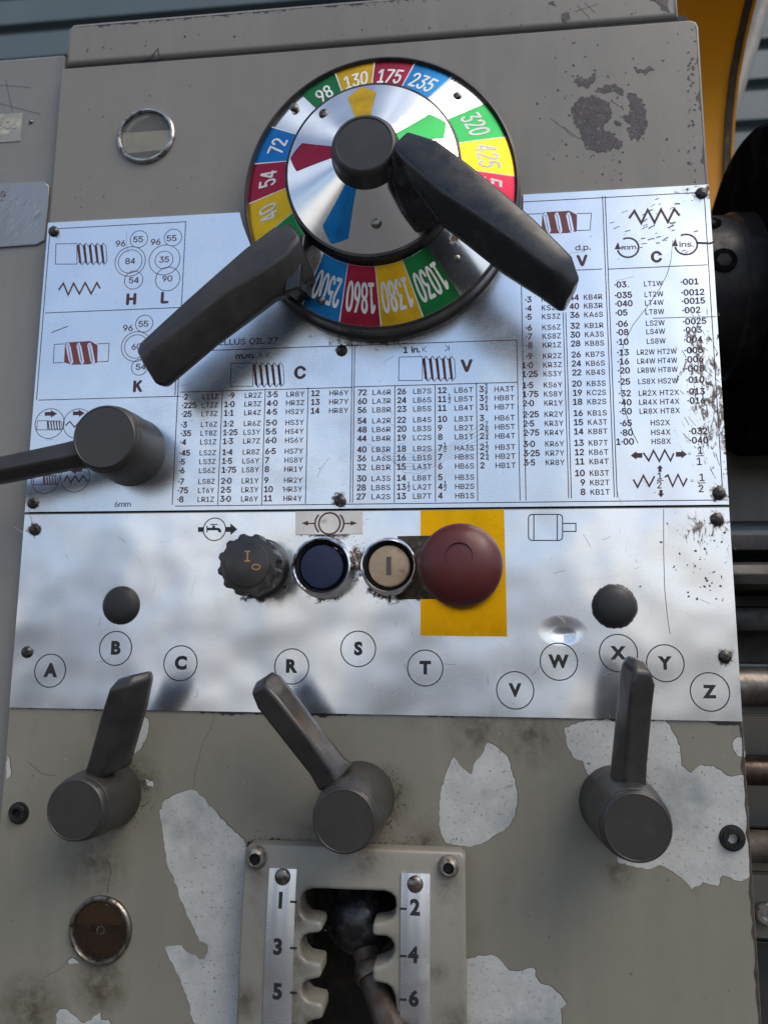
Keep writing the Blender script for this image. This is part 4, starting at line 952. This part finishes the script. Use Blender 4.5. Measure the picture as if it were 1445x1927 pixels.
# ------------------------------------------------------------------ socket bolts in the gearbox
def socket_bolt(parent, px, py, rpx, h0, hh, name='socket_bolt', mat=None, rec=True, lb=None, dm=False):
    k = sc(px, py, h0); r = rpx * k; c = XZ(px, py, h0); mb = MB()
    if rec: mb.lathe(c, [(r * 1.25, h0 - .0002), (r * 1.25, h0 + .0003), (r * 1.05, h0 + .0003), (r * 1.05, h0 - .001)], 36, 1)
    q5 = .5 if dm else .56
    mb.lathe(c, [(r, h0), (r * .97, h0 + hh * .45), (r * .84, h0 + hh * .78), (r * .62, h0 + hh * .97), (r * .54, h0 + hh), (r * .49, h0 + hh - .0003)] if dm else [(r, h0), (r, h0 + hh - .0008), (r * .93, h0 + hh), (r * .58, h0 + hh), (r * .55, h0 + hh - .0003)], 36, 0)
    hx = [(r * q5, 60 * i + 15) for i in range(6)]
    top = [mb.bm.verts.new((c[0] + q * math.cos(math.radians(a)), -(h0 + hh - .0002), c[1] + q * math.sin(math.radians(a)))) for q, a in hx]
    bot = [mb.bm.verts.new((c[0] + q * math.cos(math.radians(a)), -(h0 + hh - .0024), c[1] + q * math.sin(math.radians(a)))) for q, a in hx]
    for i in range(6): f = mb.bm.faces.new((top[i], bot[i], bot[(i + 1) % 6], top[(i + 1) % 6])); f.material_index = 1
    f = mb.bm.faces.new(bot); f.material_index = 1
    return mb.build(name, [mat or M_screw, M_recess], parent, lb)
M_sock = simple('black_oxide', (.03, .03, .032), .35, .6, .4, 300, .2, 900, dirt=(.08, .06, .04), dirt_amt=.4, dscale=300)
socket_bolt(LATHE, 36, 1530, 16, .0003, .0022, mat=M_sock, lb='black socket bolt at the left of the gearbox front')
socket_bolt(LATHE, 1377, 1577, 20, .0003, .0022, mat=M_sock, lb='black socket bolt at the right of the gearbox front')

# ------------------------------------------------------------------ oil sight glasses
M_glass = NB('sight_glass').set(base=(.9, .9, .88), rough=.03, trans=1.0, ior=1.22)
def sight(px, py, rpx, oil, level, label, back, ringm):
    k = sc(px, py); r = rpx * k; c = XZ(px, py, .0015); mb = MB()
    mb.lathe(c, [(r * 1.05, .0001), (r * 1.04, .0014), (r * .99, .0022), (r * .93, .0022), (r * .89, .0014), (r * .88, .0002)], 64)
    o = mb.build('oil_sight_glass', ringm, LATHE, label)
    mb = MB(); mb.lathe(c, [(r * .9, .00016), (0, .00016)], 48, 0)
    zl = c[1] + level * r; L = [(c[0] + r * .87 * math.cos(math.radians(a)), c[1] + r * .87 * math.sin(math.radians(a))) for a in range(0, 360, 6)]
    L = [p for p in L if p[1] < zl]; L.sort(key=lambda p: p[0]); L = sorted(L, key=lambda p: math.atan2(p[1] - c[1] + r * .6, p[0] - c[0]))
    mb.sheet(L, .00022, 1)
    if level < .22: mb.circle(c, r * .12, .0004, .0003, 2)
    else: mb.circle(c, r * .74, .0006, .0003, 1, 24, 85, 205); mb.circle(c, r * .66, .0003, .00032, 1, 24, 95, 190); mb.sheet([(c[0] + r * .87 * math.cos(math.radians(a)), c[1] + r * .87 * math.sin(math.radians(a))) for a in range(225, 321, 5)], .0004, 0)  # pale arcs paint a curved highlight in the glass; bottom segment drawn dark
    mb.build('oil_window', [back, oil, M_steel], o)
    mb = MB(); mb.lathe(c, [(r * .885, .0006), (r * .885, .0012), (r * .8, .0014), (0, .0015), (0, .0006), (r * .885, .0006)], 48); mb.build('glass_disc', M_glass, o)
sight(274, 254, 50, simple('lit_oil', (.40, .375, .30), .4, 0, .15, 100), .25, 'small round sight glass with a steel ring on the headstock', simple('sight_back', (.15, .14, .12), .5, 0, .2), M_steel)  # cream tone paints the lit lower part behind the glass
sight(188, 1752, 59, simple('dark_oil', (.032, .014, .005), .3, 0, .3, 100), .2, 'brown oil sight glass low on the gearbox front', simple('oil_back', (.058, .028, .008), .4, 0, .3, 120), M_rivet)

# ------------------------------------------------------------------ gear gate
GH = .0155; GZC = at(690, 1850, GH).z
def gateh(z): return GH - 2.0 * max(0.0, z - GZC) ** 2          # the gate follows the swing of its lever
def atg(px, py, off=0.0):
    h = GH
    for _ in range(6): h = gateh(at(px, py, h).z) + off
    return at(px, py, h)
def PLg(pts): return [(atg(x, y).x, atg(x, y).z) for x, y in pts]
hole = c4([(425, 815), (432, 785), (455, 765), (490, 756), (560, 757), (650, 762), (760, 765), (835, 768), (865, 778), (886, 800), (891, 840), (884, 880), (868, 902), (845, 915), (800, 921), (782, 926), (776, 940), (776, 968), (782, 982), (800, 986), (840, 988), (866, 1002), (879, 1028), (880, 1060), (868, 1095), (845, 1118), (805, 1132), (782, 1140), (776, 1152), (776, 1190), (784, 1208), (805, 1214), (845, 1222), (868, 1240), (884, 1275), (890, 1330), (888, 1411), (880, 1480), (860, 1520), (790, 1530), (776, 1560), (776, 1640), (560, 1640), (545, 1560), (440, 1530), (428, 1480), (440, 1440), (465, 1405), (495, 1396), (525, 1390), (535, 1375), (535, 1335), (526, 1316), (500, 1310), (462, 1300), (438, 1278), (430, 1250), (436, 1220), (458, 1203), (490, 1197), (518, 1190), (526, 1175), (526, 1132), (518, 1118), (495, 1114), (455, 1105), (432, 1080), (422, 1045), (425, 1010), (442, 985), (470, 975), (515, 970), (528, 958), (530, 935), (522, 918), (495, 910), (452, 902), (432, 875), (424, 845)])
ho = PLg(hole)
x0g, x1g = atg(458, 1640).x, atg(876, 1640).x; zt = atg(660, 1596).z; zbt = at(660, 2070, GH).z
ou = [(x0g, zbt), (x1g, zbt), (x1g, zt - .002), (x1g - .002, zt), (x0g + .002, zt), (x0g, zt - .002)]
cu = bpy.data.curves.new('gate', 'CURVE'); cu.dimensions = '2D'; cu.fill_mode = 'BOTH'; cu.extrude = GH / 2 - .0016; cu.bevel_depth = .0016; cu.bevel_resolution = 3
for P in (ou, ho):
    sp = cu.splines.new('POLY'); sp.points.add(len(P) - 1); sp.use_cyclic_u = True
    for q, (a, b) in zip(sp.points, P): q.co = (a, b, 0, 1)
# bevel grows outward: keep sizes by offsetting inwards
cu.offset = -.0016
go = bpy.data.objects.new('gear_gate_tmp', cu); COL.objects.link(go); bpy.context.view_layer.update()
me = bpy.data.meshes.new_from_object(go.evaluated_get(bpy.context.evaluated_depsgraph_get())); bpy.data.objects.remove(go); bpy.data.curves.remove(cu)
for v in me.vertices: x, y, z = v.co; v.co = (x, -(GH / 2) - z + -.0001, y)
me.materials.clear(); me.materials.append(M_gate)
bm = bmesh.new(); bm.from_mesh(me); bmesh.ops.remove_doubles(bm, verts=bm.verts, dist=1e-6)
for q in range(30):
    zq = GZC + (zt - GZC) * (q + .5) / 30
    bmesh.ops.bisect_plane(bm, geom=bm.verts[:] + bm.edges[:] + bm.faces[:], plane_co=(0, 0, zq), plane_no=(0, 0, 1), dist=1e-7)
for v in bm.verts: v.co.y += (GH - gateh(v.co.z)) * max(0.0, -v.co.y) / GH
bmesh.ops.recalc_face_normals(bm, faces=bm.faces); bm.to_mesh(me); bm.free()
me.shade_smooth(); me.set_sharp_from_angle(angle=math.radians(40))
GATE = bpy.data.objects.new('gear_gate', me); COL.objects.link(GATE); GATE.parent = LATHE; GATE['label'] = 'raised grey gate plate with H shaped slots for the gear lever'
# number strips
for (pts, L, lb) in [([(507, 1632), (561, 1634), (554, 1760), (551, 1927), (548, 2060), (496, 2060), (496, 1850)], [('1', 523, 1708), ('3', 514, 1795), ('5', 513, 1879)], 'aluminium strip numbered 1, 3 and 5'),
                     ([(757, 1641), (811, 1643), (811, 2060), (753, 2060)], [('2', 771, 1721), ('4', 767, 1810), ('6', 769, 1892)], 'aluminium strip numbered 2, 4 and 6')]:
    left = L[0][0] == '1'; u0 = atg(502, 1730).x if left else atg(754, 1730).x; wd = .0126
    zt_ = atg(530, 1633).z if left else atg(780, 1642).z
    mb = MB(); NN = 40; rows_ = [zt_ - (zt_ - zbt) * i / NN for i in range(NN + 1)]
    mb.loft([[Vector((u0, -gateh(z) - .0001, z)), Vector((u0, -gateh(z) - .0008, z)), Vector((u0 + .0003, -gateh(z) - .0010, z)), Vector((u0 + wd - .0003, -gateh(z) - .0010, z)), Vector((u0 + wd, -gateh(z) - .0008, z)), Vector((u0 + wd, -gateh(z) - .0001, z))] for z in rows_])
    GEO = True
    for s, x, y in L:
        p = atg(x, y, .00107); kk = sc(x, y, GH)
        text(mb, s, lambda tx_, ty: Vector((p.x + tx_, -gateh(p.z + ty) - .00107, p.z + ty)), 26 * kk, None, .045, 1)
        q = atg(546 if left else 752, y - 11, .00107); L_ = 13.5 * kk
        mb.bm.faces.new([mb.bm.verts.new((q.x + a, -gateh(q.z + c_) - .00107, q.z + c_)) for a, c_ in ((0, -.00045), (L_, -.00045), (L_, .00045), (0, .00045))]).material_index = 1
    GEO = False
    st = mb.build('number_strip', [M_alu, M_inkb], GATE, lb)
    hr_ = gateh(atg(532, 1655).z) + .0009; mb = MB(); dome(mb, (532 if left else 781), (1650 if left else 1664), .0036, hr_, .0018); mb.build('strip_rivet', M_rivet, GATE)
M_bolt = simple('bolt_steel', (.26, .245, .22), .42, .5, .3, 200, .15, 900, dirt=(.08, .045, .025), dirt_amt=.6, dscale=300)
for x, y in ((485, 1612), (844, 1629)):
    socket_bolt(GATE, x, y, 21, gateh(atg(x, y).z) - .0012, .0050, 'gate_bolt', M_bolt, rec=False, dm=True)
# selector ball and lever
bc = at(678, 1725, -.016)
mb = MB(); bmesh.ops.create_uvsphere(mb.bm, u_segments=40, v_segments=24, radius=.0168, matrix=Matrix.Translation(bc)); mb.build('selector_ball', simple('greasy_black', (.014, .014, .016), .28, .2, .4, 200, .3, 400, dirt=(.06, .055, .05), dirt_amt=.4, dscale=150), LATHE, 'greasy black ball behind the gear gate')
mb = MB(); pts = [at(668, 1725, -.016), at(690, 1790, -.007), at(704, 1845, .002), at(722, 1900, .012), at(738, 1945, .020), at(770, 2030, .036)]
mb.tube(pts, [.0066, .0066, .0064, .0060, .0056, .0054], 28)
mb.build('selector_lever', simple('rusty_rod', (.075, .058, .048), .4, .5, .4, 120, .3, 500, dirt=(.05, .03, .02), dirt_amt=.5), LATHE, 'rust brown rod reaching down out of the gate')
mb = MB(); mb.tube([at(696, 1818, -.0025), at(701, 1835, .0006), at(703, 1842, .0016)], [.0076, .0082, .0076], 28); mb.build('lever_collar', simple('greasy_collar', (.10, .085, .07), .4, .7, .4, 200, .2, 600, dirt=(.03, .02, .012), dirt_amt=.5, dscale=200), LATHE)
socket_bolt(LATHE, 583, 1792, 11, -.03, .003, 'pocket_screw', M_sock)

# ------------------------------------------------------------------ chuck, guard and bed on the right
M_chuck = simple('dark_oiled_iron', (.008, .008, .010), .85, .0, .3, 40, .1, 600, dirt=(.022, .022, .024), dirt_amt=.35, dscale=50)
M_chuck.node_tree.nodes['Principled BSDF'].inputs['Specular IOR Level'].default_value = 0.0
M_nose = simple('machined_steel', (.014, .014, .016), .45, .1, .25, 60, .1, 500, dirt=(.04, .035, .03), dirt_amt=.4, dscale=60)
YS = .13
ax_ = at(1395, 562, -YS); xk = ax_.x
rk = abs(at(1395, 290, -YS).z - at(1395, 562, -YS).z) * 1.0
CH = thing('lathe_chuck', (xk, YS, ax_.z), 'big dark round chuck to the right of the chart plate', 'chuck')
def inv(o): o.matrix_parent_inverse = Matrix.Translation(-Vector(o.parent.location)); return o
mb = MB(); cyz = (YS, ax_.z)
mb.lathe(cyz, [(.03, xk), (rk - .002, xk), (rk, xk + .002), (rk, xk + .09), (rk - .003, xk + .093), (.03, xk + .093)], 120, 0, axis='X')
inv(mb.build('chuck_body', M_chuck, CH, recalc=True))
rn = abs(at(1405, 412, -YS).z - ax_.z) * .93
mb = MB(); xn0 = .105; mb.lathe(cyz, [(.02, xn0), (rn, xn0), (rn, xk - .014), (rn * 1.03, xk - .012), (rn * 1.03, xk - .0005)], 96, 0, axis='X')
no_ = inv(mb.build('spindle_nose', M_nose, CH, recalc=True))
for px_, ang in ((1353, 38), (1366, 2)):
    a = math.radians(ang); 
    ctr = Vector((at(px_, 562, -YS + rn).x, YS - rn * math.cos(a), ax_.z + rn * math.sin(a))); d = Vector((0, -math.cos(a), math.sin(a)))
    mb = MB(); mb.tube([ctr - d * .004, ctr + d * .0008], [.0075, .0075], 28, 0); mb.tube([ctr - d * .002, ctr + d * .0011], [.0046, .0044], 6, 1)
    inv(mb.build('cam_lock_screw', [M_chuck, M_recess], no_.parent))
# yellow guard: curved sheet behind the headstock
GU = thing('chuck_guard', (xk - .02, .2, ax_.z + .1), 'curved yellow chuck guard behind the headstock corner', 'guard')
M_yel = simple('guard_yellow', (.80, .32, .004), .42, 0, .05, 14, .03, 300)
Xe = at(1380, 300, -.17).x; prof = []
for (px_, py_) in [(1500, -220), (1462, -130), (1437, -60), (1420, 0), (1402, 75), (1388, 150), (1381, 220), (1377, 290), (1376, 350), (1378, 430), (1384, 520)]:
    lo, hi = -.01, .6
    for _ in range(50):
        mid = (lo + hi) / 2
        if at(px_, py_, -mid).x < Xe: lo = mid
        else: hi = mid
    q = at(px_, py_, -lo); prof.append((q.y, q.z))
mb = MB(); x0_ = Xe - .14
for (y0, z0), (y1, z1) in zip(prof, prof[1:]):
    mb.poly([(x0_, y0, z0), (Xe, y0, z0), (Xe, y1, z1), (x0_, y1, z1)])
bmesh.ops.remove_doubles(mb.bm, verts=mb.bm.verts, dist=1e-6)
bmesh.ops.solidify(mb.bm, geom=mb.bm.faces[:], thickness=.003)
inv(mb.build('guard_sheet', M_yel, GU, recalc=True))
mb = MB()
for (y0, z0), (y1, z1) in zip(prof, prof[1:]):
    for xa, xb, off in ((Xe - .0075, Xe - .0025, -.0036),):
        mb.poly([(xa, y0 + off, z0), (xb, y0 + off, z0), (xb, y1 + off, z1), (xa, y1 + off, z1)])
bmesh.ops.remove_doubles(mb.bm, verts=mb.bm.verts, dist=1e-6); bmesh.ops.solidify(mb.bm, geom=mb.bm.faces[:], thickness=.002)
inv(mb.build('guard_trim', simple('worn_trim', (.05, .03, .015), .6, 0, .5, 60, .2, 300, dirt=(.35, .17, .02), dirt_amt=.3, dscale=70), GU, recalc=True))
# guard arm
mb = MB(); mb.tube([at(1446, -40, -.3), at(1390, 140, -.3), at(1350, 270, -.3)], [.009] * 3, 20); inv(mb.build('guard_arm', simple('grey_arm', (.22, .2, .18), .5, 0, .15), GU))

# bed and rods
M_bed = simple('bed_dark', (.05, .047, .043), .45, .3, .4, 30, .2, 300, dirt=(.02, .018, .016), dirt_amt=.5, dscale=30)
M_bedg = paint('bed_paint', (.12, .115, .10), (.04, .035, .03), .8)
M_rod = simple('oily_rod', (.17, .155, .14), .36, .85, .35, 40, .2, 500, dirt=(.07, .05, .035), dirt_amt=.5, dscale=45)
M_rodb = simple('brown_rod', (.075, .055, .045), .38, .8, .4, 60, .4, 400, dirt=(.04, .025, .02), dirt_amt=.5, dscale=60)
def zz(py, h): return at(1420, py, h).z
xb0, xb1 = xr + .0015, xr + .8
def strip(mb, y0, y1, h0, hback, mi=0, bev=.0015):
    mb.box(xb0, xb1, -h0, -hback, min(zz(y0, h0), zz(y1, h0)), max(zz(y0, h0), zz(y1, h0)), mi, bev)
mb = MB(); strip(mb, 838, 984, -.18, -.2, 1); strip(mb, 1002, 1036, -.05, -.2, 2); strip(mb, 1056, 1105, -.035, -.2, 0, .006); strip(mb, 1140, 1190, -.07, -.2, 0, .004)
strip(mb, 1105, 1250, -.12, -.2, 0)
strip(mb, 1342, 1425, -.075, -.2, 1); strip(mb, 1470, 1560, -.075, -.2, 1); strip(mb, 1560, 1660, -.08, -.2, 0); strip(mb, 1640, 1770, -.06, -.2, 1); strip(mb, 1770, 2200, -.09, -.2, 0)
mb.build('lathe_bed', [M_bed, M_bedg, M_nose], LATHE, 'dark oily bed ways right of the gearbox')
def rod(name, y0, y1, h, mat, lb):
    za_, zb_ = zz(y0, h), zz(y1, h); r = abs(za_ - zb_) / 2; mb = MB()
    mb.lathe((-h, (za_ + zb_) / 2), [(r * .2, xb0), (r, xb0), (r, xb1), (r * .2, xb1)], 40, 0, axis='X'); return mb.build(name, mat, LATHE, lb, recalc=True)
rod('lead_screw', 1255, 1330, -.04, M_rod, 'thick worn steel rod right of the letter Z')
rod('feed_rod', 1424, 1478, -.045, M_rodb, 'brown oily rod below the thick steel rod')
mb = MB(); za_, zb_ = zz(1560, -.03), zz(1625, -.03)
S = []
for i in range(14):
    x = xb0 + (xb1 - xb0) * (i / 13) ** 1.6 * .25; r = abs(za_ - zb_) / 2 * R_.uniform(.92, 1.04)
    S.append([Vector((x, .03 + r * math.cos(a), (za_ + zb_) / 2 + r * math.sin(a))) for a in [2 * PI * j / 24 for j in range(24)]])
mb.loft(S); mb.build('shaft_bracket', simple('rough_cast', (.06, .045, .035), .6, .2, .5, 120, .9, 250), LATHE, 'rough brown casting beside the right socket bolt')
mb = MB(); p = at(1441, 1719, -.058)
mb.lathe((p.x, p.z), [(.0055, .0), (.0055, -.0), (.0, -.0)], 20) if False else mb.lathe((p.x, p.z), [(.0055, -.0600), (.0055, -.0565), (.0047, -.0555), (.003, -.0555), (.003, -.058), (0, -.058)], 24); mb.build('bed_bolt', M_steel, LATHE)
